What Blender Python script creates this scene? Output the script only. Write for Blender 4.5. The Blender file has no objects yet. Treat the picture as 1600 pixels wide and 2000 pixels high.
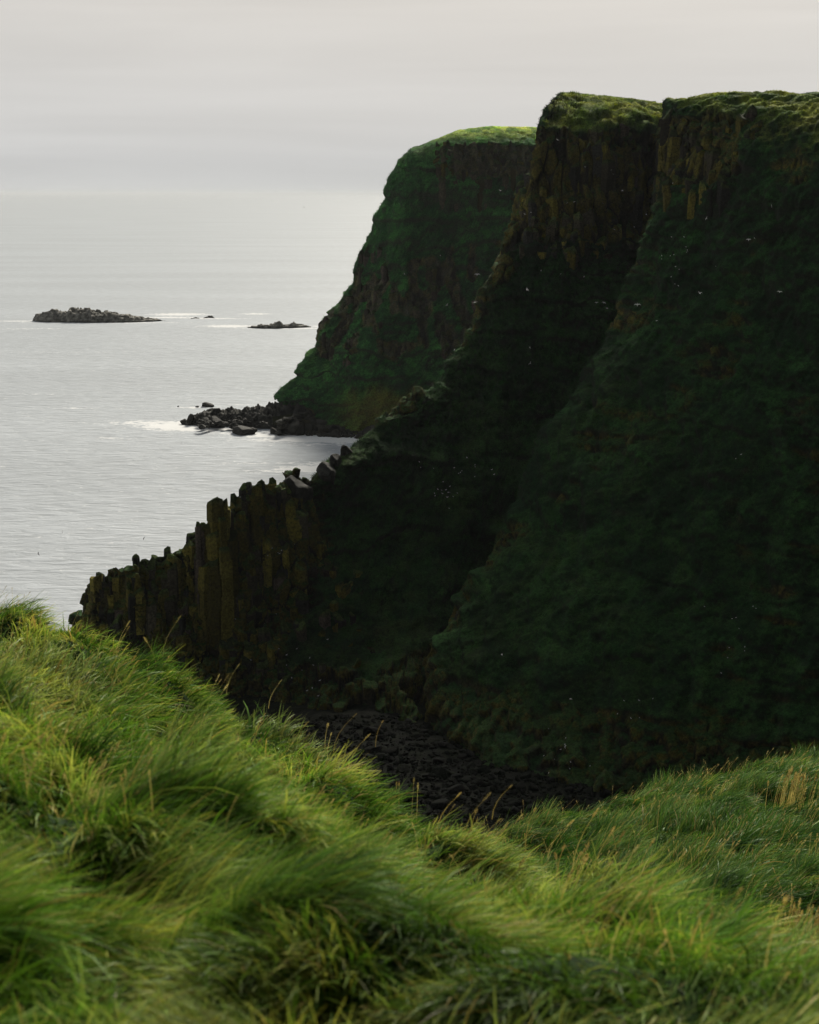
import bpy, math, random
import numpy as np
from mathutils import Vector
from mathutils.bvhtree import BVHTree

random.seed(7)
RNG = np.random.default_rng(11)
scene = bpy.context.scene
COL = scene.collection
R = math.radians

# ------------------------------------------------------------------ camera
F_PX = 2778.0                       # focal length in photo pixels (50 mm on a 36 mm tall frame)
HORIZON = 376.0
PITCH = math.atan((1000 - HORIZON) / F_PX)
CAM_Z = 100.0
cam_data = bpy.data.cameras.new('camera')
cam = bpy.data.objects.new('camera', cam_data)
COL.objects.link(cam)
cam.location = (0, 0, CAM_Z)
cam.rotation_euler = (math.pi / 2 - PITCH, 0, 0)
cam_data.sensor_fit = 'VERTICAL'
cam_data.sensor_height = 36.0
cam_data.lens = 50.0
cam_data.clip_start = 0.05
cam_data.clip_end = 200000.0
cam_data.dof.use_dof = True
cam_data.dof.focus_distance = 260.0
cam_data.dof.aperture_fstop = 6.0
scene.camera = cam

# ------------------------------------------------------------------ light
SUN_EL, SUN_AZ = 32.0, 11.0        # azimuth measured from +Y towards +X
el, az = R(SUN_EL), R(SUN_AZ)
SUN_DIR = Vector((math.sin(az) * math.cos(el), math.cos(az) * math.cos(el), math.sin(el)))
sun_data = bpy.data.lights.new('sun', 'SUN')
sun_data.energy = 4.6
sun_data.angle = R(15)
sun_data.color = (1.0, 0.93, 0.8)
sun = bpy.data.objects.new('sun', sun_data)
COL.objects.link(sun)
sun.rotation_euler = (-SUN_DIR).to_track_quat('-Z', 'Y').to_euler()

world = bpy.data.worlds.new('World')
scene.world = world
world.use_nodes = True
SKY_FRONT = 1.0
def build_world():
    nt = world.node_tree
    nt.nodes.clear()
    N, L = nt.nodes.new, nt.links.new
    out = N('ShaderNodeOutputWorld')
    bg = N('ShaderNodeBackground')
    L(bg.outputs[0], out.inputs[0])
    sky = N('ShaderNodeTexSky')
    sky.sky_type = 'NISHITA'
    sky.sun_disc = False
    sky.sun_elevation = el
    sky.sun_rotation = az
    sky.dust_density = 4
    tc = N('ShaderNodeTexCoord')
    nrm = N('ShaderNodeVectorMath'); nrm.operation = 'NORMALIZE'
    L(tc.outputs['Generated'], nrm.inputs[0])
    sep = N('ShaderNodeSeparateXYZ'); L(nrm.outputs[0], sep.inputs[0])
    # overcast brightness by elevation
    ele = N('ShaderNodeMapRange'); ele.inputs[1].default_value = -0.1; ele.inputs[2].default_value = 0.9
    L(sep.outputs[2], ele.inputs[0])
    ramp = N('ShaderNodeValToRGB')
    cr = ramp.color_ramp
    def g(e): return (e + 0.1) / 1.0
    stops = [(g(-0.1), (.57, .575, .57)), (g(0.0), (.57, .575, .57)), (g(0.02), (.545, .55, .55)), (g(0.07), (.565, .56, .55)),
             (g(0.13), (.61, .59, .56)), (g(0.2), (.58, .56, .535)), (g(0.24), (.62, .60, .57)), (g(0.5), (.50, .50, .49)), (g(0.9), (.34, .36, .38))]
    while len(cr.elements) < len(stops): cr.elements.new(0.5)
    for e, (p, c) in zip(cr.elements, stops):
        e.position = p; e.color = (*c, 1)
    L(ele.outputs[0], ramp.inputs[0])
    # darker cloud behind the viewer, brighter towards the veiled sun
    dt = N('ShaderNodeVectorMath'); dt.operation = 'DOT_PRODUCT'
    dt.inputs[1].default_value = (-.45, .88, 0.12)
    L(nrm.outputs[0], dt.inputs[0])
    dr = N('ShaderNodeMapRange'); dr.interpolation_type = 'SMOOTHSTEP'
    dr.inputs[1].default_value = -0.35; dr.inputs[2].default_value = 0.62
    dr.inputs[3].default_value = 0.07; dr.inputs[4].default_value = 1.0
    L(dt.outputs['Value'], dr.inputs[0])
    # streaky cloud
    mp = N('ShaderNodeMapping'); mp.inputs['Scale'].default_value = (1.3, 1.3, 16)
    L(nrm.outputs[0], mp.inputs[0])
    nz = N('ShaderNodeTexNoise'); nz.inputs['Scale'].default_value = 1.6; nz.inputs['Detail'].default_value = 5; nz.inputs['Roughness'].default_value = 0.52
    nz.inputs['Distortion'].default_value = 0.4
    L(mp.outputs[0], nz.inputs['Vector'])
    nr = N('ShaderNodeMapRange'); nr.inputs[1].default_value = 0.3; nr.inputs[2].default_value = 0.7
    nr.inputs[3].default_value = 0.91; nr.inputs[4].default_value = 1.07
    L(nz.outputs[0], nr.inputs[0])
    mu = N('ShaderNodeMath'); mu.operation = 'MULTIPLY'
    L(dr.outputs[0], mu.inputs[0]); L(nr.outputs[0], mu.inputs[1])
    sc = N('ShaderNodeVectorMath'); sc.operation = 'SCALE'
    L(ramp.outputs[0], sc.inputs[0]); L(mu.outputs[0], sc.inputs['Scale'])
    nsc = N('ShaderNodeVectorMath'); nsc.operation = 'SCALE'; nsc.inputs['Scale'].default_value = 0.05
    L(sky.outputs[0], nsc.inputs[0])
    mix = N('ShaderNodeMix'); mix.data_type = 'RGBA'; mix.inputs[0].default_value = 0.94
    L(nsc.outputs[0], mix.inputs[6]); L(sc.outputs[0], mix.inputs[7])
    L(mix.outputs[2], bg.inputs[0])
    bg.inputs[1].default_value = SKY_FRONT
build_world()
scene.view_settings.view_transform = 'Standard'
scene.view_settings.look = 'None'
scene.view_settings.exposure = 0.18
scene.view_settings.gamma = 1.0
scene.render.engine = 'CYCLES'
scene.cycles.use_denoising = True
scene.cycles.max_bounces = 5
scene.cycles.diffuse_bounces = 2
scene.cycles.glossy_bounces = 2
scene.cycles.transmission_bounces = 3
scene.cycles.volume_bounces = 0
scene.cycles.caustics_reflective = False
scene.cycles.caustics_refractive = False

# ------------------------------------------------------------------ maths helpers
CP, SP = math.cos(PITCH), math.sin(PITCH)
def W(px, py, d):
    """World point seen at photo pixel (px, py), d metres ahead of the viewer (world y)."""
    a, b = (px - 800) / F_PX, (1000 - py) / F_PX
    k = d / (CP + b * SP)
    return np.array((a * k, d, CAM_Z + k * (b * CP - SP)))
def WZ(px, py, z=0.0):
    """World point at photo pixel (px, py) on the level z."""
    a, b = (px - 800) / F_PX, (1000 - py) / F_PX
    k = (z - CAM_Z) / (b * CP - SP)
    return np.array((a * k, k * (CP + b * SP), z))
def XZ(px, d, z):
    """World point in the vertical plane of pixel column px at distance d and height z."""
    dz = z - CAM_Z
    depth = d * CP - dz * SP
    return np.array(((px - 800) / F_PX * depth, d, z))

def h32(ix, iy, iz, seed=0):
    h = (ix.astype(np.int64) * 374761393 + iy.astype(np.int64) * 668265263 + iz.astype(np.int64) * 2147483647 + seed * 1274126177) & 0xFFFFFFFF
    h = ((h ^ (h >> 13)) * 1274126177) & 0xFFFFFFFF
    h = ((h ^ (h >> 16)) * 2246822519) & 0xFFFFFFFF
    return h ^ (h >> 15)
def h01(ix, iy, iz=None, seed=0):
    if iz is None: iz = np.zeros_like(ix)
    return h32(ix, iy, iz, seed) / 4294967295.0
def noise(x, y, z, seed=0):
    x0, y0, z0 = np.floor(x), np.floor(y), np.floor(z)
    fx, fy, fz = x - x0, y - y0, z - z0
    ix, iy, iz = x0.astype(np.int64), y0.astype(np.int64), z0.astype(np.int64)
    u, v, w = (t * t * t * (t * (t * 6 - 15) + 10) for t in (fx, fy, fz))
    res = 0
    for dx in (0, 1):
        wx = u if dx else 1 - u
        for dy in (0, 1):
            wy = v if dy else 1 - v
            for dz in (0, 1):
                wz = w if dz else 1 - w
                h = h32(ix + dx, iy + dy, iz + dz, seed)
                gx = (h & 1023) / 511.5 - 1; gy = ((h >> 10) & 1023) / 511.5 - 1; gz = ((h >> 20) & 1023) / 511.5 - 1
                res = res + wx * wy * wz * (gx * (fx - dx) + gy * (fy - dy) + gz * (fz - dz))
    return res * 1.3
def fbm(x, y, z, octv=4, seed=0, gain=0.5, ridged=False):
    a, s, r = 1.0, 0.0, 0.0
    for o in range(octv):
        f = 2.03 ** o
        n = noise(x * f, y * f, z * f, seed + o * 17)
        if ridged: n = 1 - 2.6 * np.abs(n)
        r = r + a * n; s += a; a *= gain
    return r / s
def vor(x, y, seed=0, jit=0.85):
    ix, iy = np.floor(x).astype(np.int64), np.floor(y).astype(np.int64)
    f1 = np.full(x.shape, 9.0); f2 = np.full(x.shape, 9.0); idv = np.zeros(x.shape)
    cx = np.zeros(x.shape); cy = np.zeros(x.shape)
    for dx in (-1, 0, 1):
        for dy in (-1, 0, 1):
            jx = ix + dx + 0.5 + jit * (h01(ix + dx, iy + dy, seed=seed) - 0.5)
            jy = iy + dy + 0.5 + jit * (h01(ix + dx, iy + dy, seed=seed + 5) - 0.5)
            d = np.hypot(jx - x, jy - y)
            c = d < f1
            f2 = np.where(c, f1, np.minimum(f2, d))
            idv = np.where(c, h01(ix + dx, iy + dy, seed=seed + 9), idv)
            cx = np.where(c, jx, cx); cy = np.where(c, jy, cy)
            f1 = np.where(c, d, f1)
    return idv, f1, f2, cx, cy
def sm(a, b, x):
    t = np.clip((x - a) / (b - a), 0, 1)
    return t * t * (3 - 2 * t)
def mixc(a, b, t):
    return a + (b - a) * t[..., None]

# ------------------------------------------------------------------ mesh and scene helpers
def link(o, parent=None):
    COL.objects.link(o)
    if parent is not None: o.parent = parent
    return o
def tag(o, label=None, cat=None, group=None, kind=None):
    if label: o['label'] = label
    if cat: o['category'] = cat
    if group: o['group'] = group
    if kind: o['kind'] = kind
    return o
def np_mesh(name, verts, faces, mat, cols=None, smooth=True):
    me = bpy.data.meshes.new(name)
    verts = np.ascontiguousarray(verts, dtype=np.float32); faces = np.ascontiguousarray(faces, dtype=np.int32)
    k = faces.shape[1]
    me.vertices.add(len(verts)); me.vertices.foreach_set('co', verts.ravel())
    me.loops.add(faces.size); me.loops.foreach_set('vertex_index', faces.ravel())
    me.polygons.add(len(faces)); me.polygons.foreach_set('loop_start', np.arange(0, faces.size, k, dtype=np.int32))
    me.update(calc_edges=True)
    if smooth: me.polygons.foreach_set('use_smooth', np.ones(len(faces), dtype=bool))
    if cols is not None:
        at = me.color_attributes.new('tint', 'FLOAT_COLOR', 'POINT')
        c = np.ones((len(verts), 4), dtype=np.float32); c[:, :cols.shape[1]] = cols
        at.data.foreach_set('color', c.ravel())
    me.validate(clean_customdata=False)
    me.materials.append(mat)
    return me
def obj(name, me, parent=None):
    return link(bpy.data.objects.new(name, me), parent)
def grid_faces(n, m):
    i = np.arange(n * m).reshape(n, m)
    return np.stack([i[:-1, :-1], i[1:, :-1], i[1:, 1:], i[:-1, 1:]], -1).reshape(-1, 4)
def gsmooth(a, sig):
    if sig <= 0: return a
    r = int(3 * sig) + 1
    k = np.exp(-0.5 * (np.arange(-r, r + 1) / sig) ** 2); k /= k.sum()
    p = np.concatenate([np.repeat(a[:1], r, 0), a, np.repeat(a[-1:], r, 0)])
    return np.stack([np.convolve(p[:, c], k, 'valid') for c in range(a.shape[1])], 1)
def loft(stations, us, res, sig, vres=None):
    """stations: list of polylines, each [(u, point)...]; resampled along u, then joined by a Catmull-Rom across."""
    rows = []
    for st, sg in zip(stations, sig):
        u = np.array([q[0] for q in st]); p = np.array([q[1] for q in st])
        r = np.stack([np.interp(us, u, p[:, c]) for c in range(3)], 1)
        rows.append(gsmooth(r, sg))
    S = np.array(rows)                      # nst, nu, 3
    out = []
    E = np.concatenate([2 * S[:1] - S[1:2], S, 2 * S[-1:] - S[-2:-1]])
    for k in range(len(S) - 1):
        p0, p1, p2, p3 = E[k], E[k + 1], E[k + 2], E[k + 3]
        ln = np.linalg.norm(p2 - p1, axis=1).mean()
        r = (vres[k] if vres else res)
        n = max(2, int(ln / r))
        # tangents limited by the length of this span, so uneven stations do not overshoot
        l1 = np.linalg.norm(p2 - p1, axis=1, keepdims=True) + 1e-6
        l0 = np.linalg.norm(p1 - p0, axis=1, keepdims=True) + 1e-6
        l2 = np.linalg.norm(p3 - p2, axis=1, keepdims=True) + 1e-6
        m1 = ((p1 - p0) / l0 * l1 + (p2 - p1) / l1 * l0) / (l0 + l1) * l1
        m2 = ((p2 - p1) / l1 * l2 + (p3 - p2) / l2 * l1) / (l1 + l2) * l1
        for t in np.arange(n) / n:
            out.append((2*t**3 - 3*t**2 + 1) * p1 + (t**3 - 2*t**2 + t) * m1 + (-2*t**3 + 3*t**2) * p2 + (t**3 - t**2) * m2)
    out.append(S[-1])
    return np.array(out)                    # nv, nu, 3
def grid_normals(P):
    du = np.gradient(P, axis=1); dv = np.gradient(P, axis=0)
    n = np.cross(du, dv)
    return n / (np.linalg.norm(n, axis=2, keepdims=True) + 1e-9)
def arclen(pts):
    p = np.array(pts)
    return np.concatenate([[0], np.cumsum(np.linalg.norm(np.diff(p, axis=0), axis=1))])

# ------------------------------------------------------------------ materials
def mat_base(name):
    m = bpy.data.materials.new(name); m.use_nodes = True
    nt = m.node_tree; nt.nodes.clear()
    return m, nt, nt.nodes.new, nt.links.new
def land_material(name, scale=1.0, bump=0.5, rough=0.95):
    """Soil, rock and turf: colour of the surface comes with the mesh, finer mottling and relief from noise."""
    m, nt, N, L = mat_base(name)
    out = N('ShaderNodeOutputMaterial'); b = N('ShaderNodeBsdfPrincipled')
    L(b.outputs[0], out.inputs[0])
    b.inputs['Roughness'].default_value = rough
    b.inputs['Specular IOR Level'].default_value = 0.12
    at = N('ShaderNodeAttribute'); at.attribute_name = 'tint'
    tc = N('ShaderNodeTexCoord')
    n1 = N('ShaderNodeTexNoise'); n1.inputs['Scale'].default_value = 1.9 * scale; n1.inputs['Detail'].default_value = 8; n1.inputs['Roughness'].default_value = 0.78
    L(tc.outputs['Object'], n1.inputs['Vector'])
    r1 = N('ShaderNodeMapRange'); r1.inputs[1].default_value = 0.32; r1.inputs[2].default_value = 0.68; r1.inputs[3].default_value = 0.05; r1.inputs[4].default_value = 2.3
    L(n1.outputs[0], r1.inputs[0])
    sc = N('ShaderNodeVectorMath'); sc.operation = 'SCALE'
    L(at.outputs['Color'], sc.inputs[0]); L(r1.outputs[0], sc.inputs['Scale'])
    L(sc.outputs[0], b.inputs['Base Color'])
    n2 = N('ShaderNodeTexNoise'); n2.inputs['Scale'].default_value = 2.2 * scale; n2.inputs['Detail'].default_value = 7; n2.inputs['Roughness'].default_value = 0.75
    L(tc.outputs['Object'], n2.inputs['Vector'])
    bp = N('ShaderNodeBump'); bp.inputs['Strength'].default_value = bump; bp.inputs['Distance'].default_value = 0.6 / scale
    L(n2.outputs[0], bp.inputs['Height']); L(bp.outputs[0], b.inputs['Normal'])
    return m
def grass_material(name, trans=0.45):
    m, nt, N, L = mat_base(name)
    out = N('ShaderNodeOutputMaterial')
    at = N('ShaderNodeAttribute'); at.attribute_name = 'tint'
    d = N('ShaderNodeBsdfDiffuse'); t = N('ShaderNodeBsdfTranslucent'); g = N('ShaderNodeBsdfGlossy')
    g.inputs['Roughness'].default_value = 0.45; g.inputs['Color'].default_value = (.9, .95, .85, 1)
    L(at.outputs['Color'], d.inputs[0])
    tint = N('ShaderNodeVectorMath'); tint.operation = 'MULTIPLY'; tint.inputs[1].default_value = (1.15, 1.1, 0.6)
    L(at.outputs['Color'], tint.inputs[0]); L(tint.outputs[0], t.inputs[0])
    m1 = N('ShaderNodeMixShader'); m1.inputs[0].default_value = trans
    L(d.outputs[0], m1.inputs[1]); L(t.outputs[0], m1.inputs[2])
    m2 = N('ShaderNodeMixShader'); m2.inputs[0].default_value = 0.025
    L(m1.outputs[0], m2.inputs[1]); L(g.outputs[0], m2.inputs[2])
    L(m2.outputs[0], out.inputs[0])
    return m
def plain_material(name, col, rough=0.6, scale=20, var=0.2):
    m, nt, N, L = mat_base(name)
    out = N('ShaderNodeOutputMaterial'); b = N('ShaderNodeBsdfPrincipled'); L(b.outputs[0], out.inputs[0])
    b.inputs['Roughness'].default_value = rough
    tc = N('ShaderNodeTexCoord'); n1 = N('ShaderNodeTexNoise'); n1.inputs['Scale'].default_value = scale; n1.inputs['Detail'].default_value = 4
    L(tc.outputs['Object'], n1.inputs['Vector'])
    r = N('ShaderNodeMapRange'); r.inputs[3].default_value = 1 - var; r.inputs[4].default_value = 1 + var
    L(n1.outputs[0], r.inputs[0])
    sc = N('ShaderNodeVectorMath'); sc.operation = 'SCALE'; sc.inputs[0].default_value = col
    L(r.outputs[0], sc.inputs['Scale']); L(sc.outputs[0], b.inputs['Base Color'])
    return m
M_CLIFF = land_material('cliff_surface', 1.0, 0.9)
M_FARCLIFF = land_material('far_cliff_surface', 0.8, 0.9)
M_ROCK = land_material('wet_basalt', 1.6, 0.8, 0.75)
M_SOIL = land_material('turf_soil', 6, 0.5)
M_GRASS = grass_material('grass_blade', .32)
M_STRAW = grass_material('dry_grass', 0.35)

# colours of surfaces (linear)
GREEN_D = np.array((.0040, .018, .005)); GREEN_M = np.array((.0135, .050, .011)); TURF = np.array((.11, .18, .026))
TURF2 = np.array((.25, .27, .045))
ROCK_D = np.array((.013, .013, .011)); ROCK_B = np.array((.034, .030, .019)); LICHEN = np.array((.095, .082, .014)); PINK = np.array((.090, .072, .055))
PALE = np.array((.11, .10, .085))

# ------------------------------------------------------------------ cliffs
def cliff(name, P, rockfn, cell=3.0, amp=0.9, lump=2.0, seed=0, mat=None, tuft=0.5, colfn=None, jag=1.5, dome=False, rib=(0.0, 8.0, 1.0), bed=7.0, lift=1.0, led=1.0, turf_z=(96, 110)):
    """Push relief (columns, blocks, turf lumps) out of a lofted surface and colour it by material, with slope shading painted in."""
    N = grid_normals(P)
    x, y, z = P[..., 0], P[..., 1], P[..., 2]
    up = N[..., 2]
    rock = np.clip(rockfn(P, N), 0, 1)
    # rock only in places, broken by turf ledges
    n_big = fbm(x / 22, y / 22, z / 16, 4, seed + 1)
    n_led = fbm(x / 14, y / 14, z / 2.4, 4, seed + 2)
    rk = sm(0.30, 0.52, rock + 0.55 * n_big + 0.38 * n_led)
    # plan-view cells = vertical columns; leaned very slightly
    lx, ly = x + z * 0.03 + 0.5 * noise(x / 6, y / 6, z / 9, seed + 31), y - z * 0.02 + 0.5 * noise(x / 6, y / 6, z / 9, seed + 32)
    cid, f1, f2, cx, cy = vor(lx / cell, ly / cell, seed + 3)
    cid2, g1, g2, _, _ = vor(lx / (cell * 0.42), ly / (cell * 0.42), seed + 4)
    brk = np.floor(z / (cell * 2.3) + cid * 7)
    blk = h01((cid * 99991).astype(np.int64), brk.astype(np.int64), seed=seed + 8)
    edge = sm(0.0, 0.16, f2 - f1); edge2 = sm(0.0, 0.2, g2 - g1)
    brk2 = np.floor(z / (cell * 0.55) + cid2 * 5 + cid * 3)
    blk2 = h01((cid2 * 99991).astype(np.int64), brk2.astype(np.int64), seed=seed + 18)
    colr = (cid - 0.5) * 1.5 + (blk - 0.5) * 0.9 + (cid2 - 0.5) * 0.45 + (blk2 - 0.5) * 0.35 - 0.8 * (1 - edge) - 0.22 * (1 - edge2)
    ta = cid * 40
    colr = colr + 0.9 * ((lx / cell - cx) * np.cos(ta) + (ly / cell - cy) * np.sin(ta))
    big = (1 - .6 * sm(95, 110, z)) * fbm(x / 34, y / 34, z / 30, 3, seed + 5) * lump * 2.2 + fbm(x / 9, y / 9, z / 11, 3, seed + 6) * lump
    # runnels down the fall line on turf slopes
    run = fbm(x / 3.2, y / 3.2, z / 13, 4, seed + 7, ridged=True)
    tus = fbm(x / 1.6, y / 1.6, z / 1.3, 4, seed + 9, gain=0.62)
    tus2 = fbm(x / 4.4, y / 4.4, z / 3.0, 3, seed + 19)
    tu, _, _, _, _ = vor(x / 1.2 + z / 2.2, y / 1.2 - z / 1.9, seed + 21)
    relief_r = amp * colr + 0.25 * tus
    relief_g = tuft * (0.7 * run + 1.0 * tus + 1.5 * tus2 + 0.15 * tu)
    # ribs down the fall line, and ledges of harder beds
    q = x - rib[0] * z + 3 * noise(x / 20, y / 20, z / 25, seed + 41)
    ribs = fbm(q / rib[1], y / 60, z / 34, 4, seed + 42, gain=.55, ridged=True) * rib[2] + .35 * rib[2] * fbm(q / (rib[1] * .35), y / 30, z / 12, 3, seed + 43, ridged=True)
    zz = z / bed + .8 * fbm(x / 18, y / 18, z / 18, 3, seed + 44)
    saw = zz - np.floor(zz)
    amp_l = np.clip(.5 + 1.6 * noise(x / 15, y / 15, z / 10, seed + 45), 0, 1.2)
    ledge = (1 - sm(0, .55, saw) - .5) * amp_l * bed * .16 + (h01((np.floor(zz)).astype(np.int64), np.zeros_like(zz).astype(np.int64), seed=seed) - .5) * .6
    ledge = ledge * led
    D = big * np.where((up > .5) & (z > 100), .35, 1.0) + ribs * (1 - .5 * rk) * (1 - sm(.75, .95, up)) + ledge * (1 - sm(.7, .9, up)) + rk * relief_r * 1.0 + (1 - rk) * relief_g
    outd = N.copy(); outd[..., 2] *= 0.45
    Q = P + outd * D[..., None]
    # column tops stand at different heights
    Q[..., 2] += rk * jag * (cid - 0.5 + 0.35 * (cid2 - 0.5)) * sm(0.15, 0.5, np.abs(N[..., 2]) + 0.2)
    if dome:
        dm = sm(.55, .8, up) * sm(90, 110, z)
        Q[..., 2] += dm * (1.0 * fbm(x / 7 + y / 9, y / 5, x * 0, 4, seed + 51, gain=.6) - 1.3 * sm(.35, .8, fbm(x / 11, y / 6, x * 0, 3, seed + 52, ridged=True)))
    N2 = grid_normals(Q)
    # colour
    v = fbm(x / 5, y / 5, z / 4, 5, seed + 11)
    v2 = fbm(x / 1.1, y / 1.1, z / 1.1, 3, seed + 12)
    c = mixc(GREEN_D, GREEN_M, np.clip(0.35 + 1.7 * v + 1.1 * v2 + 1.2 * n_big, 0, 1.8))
    steep_dark = sm(.50, .12, N2[..., 2]) if False else 1 - sm(.02, .42, N2[..., 2] + .12 * v2)
    c = c * (1 + .55 * sm(.35, .8, N2[..., 2]))[..., None]  # shading painted in: growth lighter where the surface faces up
    c = mixc(c, ROCK_D * np.array((.8, .8, .7)), steep_dark * .72)  # steep faces darkened towards bare rock, part of the painted slope shading
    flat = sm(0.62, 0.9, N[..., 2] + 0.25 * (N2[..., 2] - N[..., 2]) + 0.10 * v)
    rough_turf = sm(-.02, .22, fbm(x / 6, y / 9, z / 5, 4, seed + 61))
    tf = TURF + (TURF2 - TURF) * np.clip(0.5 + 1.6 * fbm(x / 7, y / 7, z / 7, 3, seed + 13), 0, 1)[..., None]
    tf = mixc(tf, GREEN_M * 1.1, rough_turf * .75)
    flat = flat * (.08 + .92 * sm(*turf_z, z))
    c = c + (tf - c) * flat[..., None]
    rcol = mixc(ROCK_D, ROCK_B, np.clip(0.45 + 0.7 * (cid2 - 0.5) + 1.2 * v2, 0, 1.3))
    lich = sm(0.35, 0.75, cid * 0.55 + blk * 0.35 + 0.25 + 0.7 * fbm(x / 4, y / 4, z / 9, 3, seed + 14)) * edge
    rcol = mixc(rcol, LICHEN, lich * 0.85)
    rcol = rcol * (0.45 + 0.55 * edge)[..., None] * (0.7 + 0.3 * edge2)[..., None]
    # moss and grass on rock ledges
    led = sm(0.45, 0.8, N2[..., 2]) * 0.8
    rcol = mixc(rcol, GREEN_M * 1.2, led)
    c = mixc(c, rcol, rk)
    if colfn is not None: c = colfn(P, N, c, rk)
    c = c * lift
    nv, nu = P.shape[:2]
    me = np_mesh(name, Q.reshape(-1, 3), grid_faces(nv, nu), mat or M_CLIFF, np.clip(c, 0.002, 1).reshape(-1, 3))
    return me, np.concatenate([Q, c, rk[..., None]], -1)

def build_from(name, cols, res, sig, rockfn, **kw):
    """cols: list of columns, each a list of world points from the back foot over the crest to the front foot."""
    crest = kw.pop('crest')
    vres = kw.pop('vres', None)
    s = arclen([c[crest] for c in cols])
    us = np.arange(0, s[-1], res)
    stations = [[(s[i], cols[i][k]) for i in range(len(cols))] for k in range(len(cols[0]))]
    P = loft(stations, us, res, sig, vres)
    return cliff(name, P, rockfn, **kw)

# --- far headland: crest from the hidden right end, over the top, down its nose
def far_headland():
    fr = [  # crest px, py, d | brow | mid | lower | foot px (foot on the shore)
        ((1250, 262, 690), (1250, 300, 672), (1250, 470, 650), (1250, 690, 622), (1250, 860, 596)),
        ((1100, 259, 680), (1100, 290, 665), (1100, 460, 645), (1090, 690, 620), (1050, 870, 590)),
        ((1040, 258, 675), (1040, 285, 662), (1030, 450, 643), (1000, 690, 616), (950, 872, 588)),
        ((960, 256, 668), (955, 285, 655), (940, 450, 640), (900, 690, 612), (860, 868, 588)),
        ((890, 264, 662), (885, 295, 650), (870, 470, 636), (830, 690, 610), (790, 862, 590)),
        ((850, 284, 659), (848, 315, 650), (830, 480, 634), (790, 690, 609), (740, 850, 592)),
        ((812, 301, 657), (815, 335, 648), (795, 500, 632), (755, 690, 608), (705, 835, 595)),
        ((785, 325, 656), (790, 365, 647), (772, 520, 631), (730, 695, 608), (680, 820, 599)),
        ((765, 360, 655), (772, 400, 647), (755, 540, 631), (712, 700, 609), (660, 812, 601)),
        ((754, 398, 654), (762, 440, 646), (742, 560, 631), (700, 705, 610), (645, 806, 603)),
        ((722, 458, 653), (735, 500, 645), (722, 590, 632), (685, 710, 612), (630, 802, 605)),
        ((712, 490, 652), (722, 525, 645), (712, 605, 632), (675, 715, 613), (620, 799, 607)),
        ((697, 520, 651), (706, 555, 644), (700, 620, 633), (665, 720, 614), (610, 797, 609)),
        ((694, 560, 649), (700, 585, 643), (690, 640, 633), (655, 725, 615), (602, 795, 611)),
        ((668, 602, 646), (674, 622, 640), (668, 665, 632), (640, 735, 617), (594, 793, 612)),
        ((640, 628, 643), (646, 648, 637), (642, 685, 630), (622, 745, 618), (586, 792, 613)),
        ((624, 655, 640), (630, 672, 634), (626, 703, 628), (610, 755, 619), (580, 790, 614)),
        ((618, 682, 637), (622, 695, 632), (616, 720, 627), (600, 764, 619), (574, 789, 615)),
        ((598, 697, 634), (602, 710, 630), (598, 733, 626), (586, 770, 620), (568, 788, 616)),
        ((576, 736, 630), (578, 745, 627), (576, 757, 625), (570, 777, 621), (560, 787, 618)),
        ((551, 760, 627), (553, 767, 625), (552, 774, 624), (552, 781, 622), (550, 787, 620)),
        ((544, 783, 624), (545, 784, 623), (545, 786, 622.5), (545, 787, 622), (545, 788, 621)),
    ]
    cols = []
    for r in fr:
        pts = [W(*p) for p in r]
        c = pts[0]
        pts[-1][2] = min(pts[-1][2], 1.0) - 1.5
        nose = min(1.0, c[2] / 110)
        back = [np.array((c[0] + 120 - 100 * (1 - nose) + 0, c[1] + 260 * nose + 30, -3)),
                np.array((c[0] + 30 * nose + 3, c[1] + 120 * nose + 18, max(c[2] * 0.45, -2))),
                np.array((c[0] + 8 * nose + 1, c[1] + 40 * nose + 5, c[2] * 0.93 if c[2] < 112 else c[2] - 1.5))]
        cols.append(back + pts)
    def rockfn(P, N):
        z = P[..., 2]
        x = P[..., 0]
        wob = 6 * noise(x / 15, P[..., 1] / 15, z * 0, 77)
        top = sm(104, 110, z) * (1 - sm(118, 122, z)) * sm(10, 25, x)                  # top band of columns
        mid = sm(28, 36, z + wob) * (1 - sm(66, 78, z - x * 0.25 + wob)) * (.42 + 1.5 * noise(x / 6, P[..., 1] / 8, z / 55, 78))
        low = (1 - sm(6, 12, z)) * (1 - sm(-45, -35, x)) * .6
        return np.maximum(np.maximum(top * 0.8, mid), low)
    def colfn(P, N, c, rk):
        z, x = P[..., 2], P[..., 0]
        # warm brown streaks on the tall columns
        s = sm(0.15, 0.4, fbm(x / 3, P[..., 1] / 3, z / 25, 3, 501)) * rk * sm(25, 35, z) * (1 - sm(60, 75, z))
        c = mixc(c, PINK * 0.6, s * 0.7)
        c = mixc(c, np.array((.022, .022, .016)) * np.clip(.8 + 1.6 * noise(x / 2, P[..., 1] / 2, z / 14, 502), .2, 2)[..., None], rk * .8)
        sl = (1 - sm(16, 26, z)) * (1 - rk) * sm(-40, -10, x) * (1 - sm(12, 22, z + 8 * noise(x / 9, P[..., 1] / 9, z / 9, 88)))
        return mixc(c, LICHEN * 0.7, sl * 0.7)
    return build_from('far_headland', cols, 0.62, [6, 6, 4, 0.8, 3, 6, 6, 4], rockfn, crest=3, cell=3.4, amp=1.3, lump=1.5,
                      seed=40, mat=M_FARCLIFF, tuft=0.8, rib=(0.1, 11.0, 1.8), bed=11.0, lift=2.7, turf_z=(121, 131), colfn=colfn, vres=[8, 4, 1.5, .62, .62, .62, .62], jag=2.0)  # lift pales the colours, painting in some of the distance haze
me, Q_FAR = far_headland()
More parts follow.
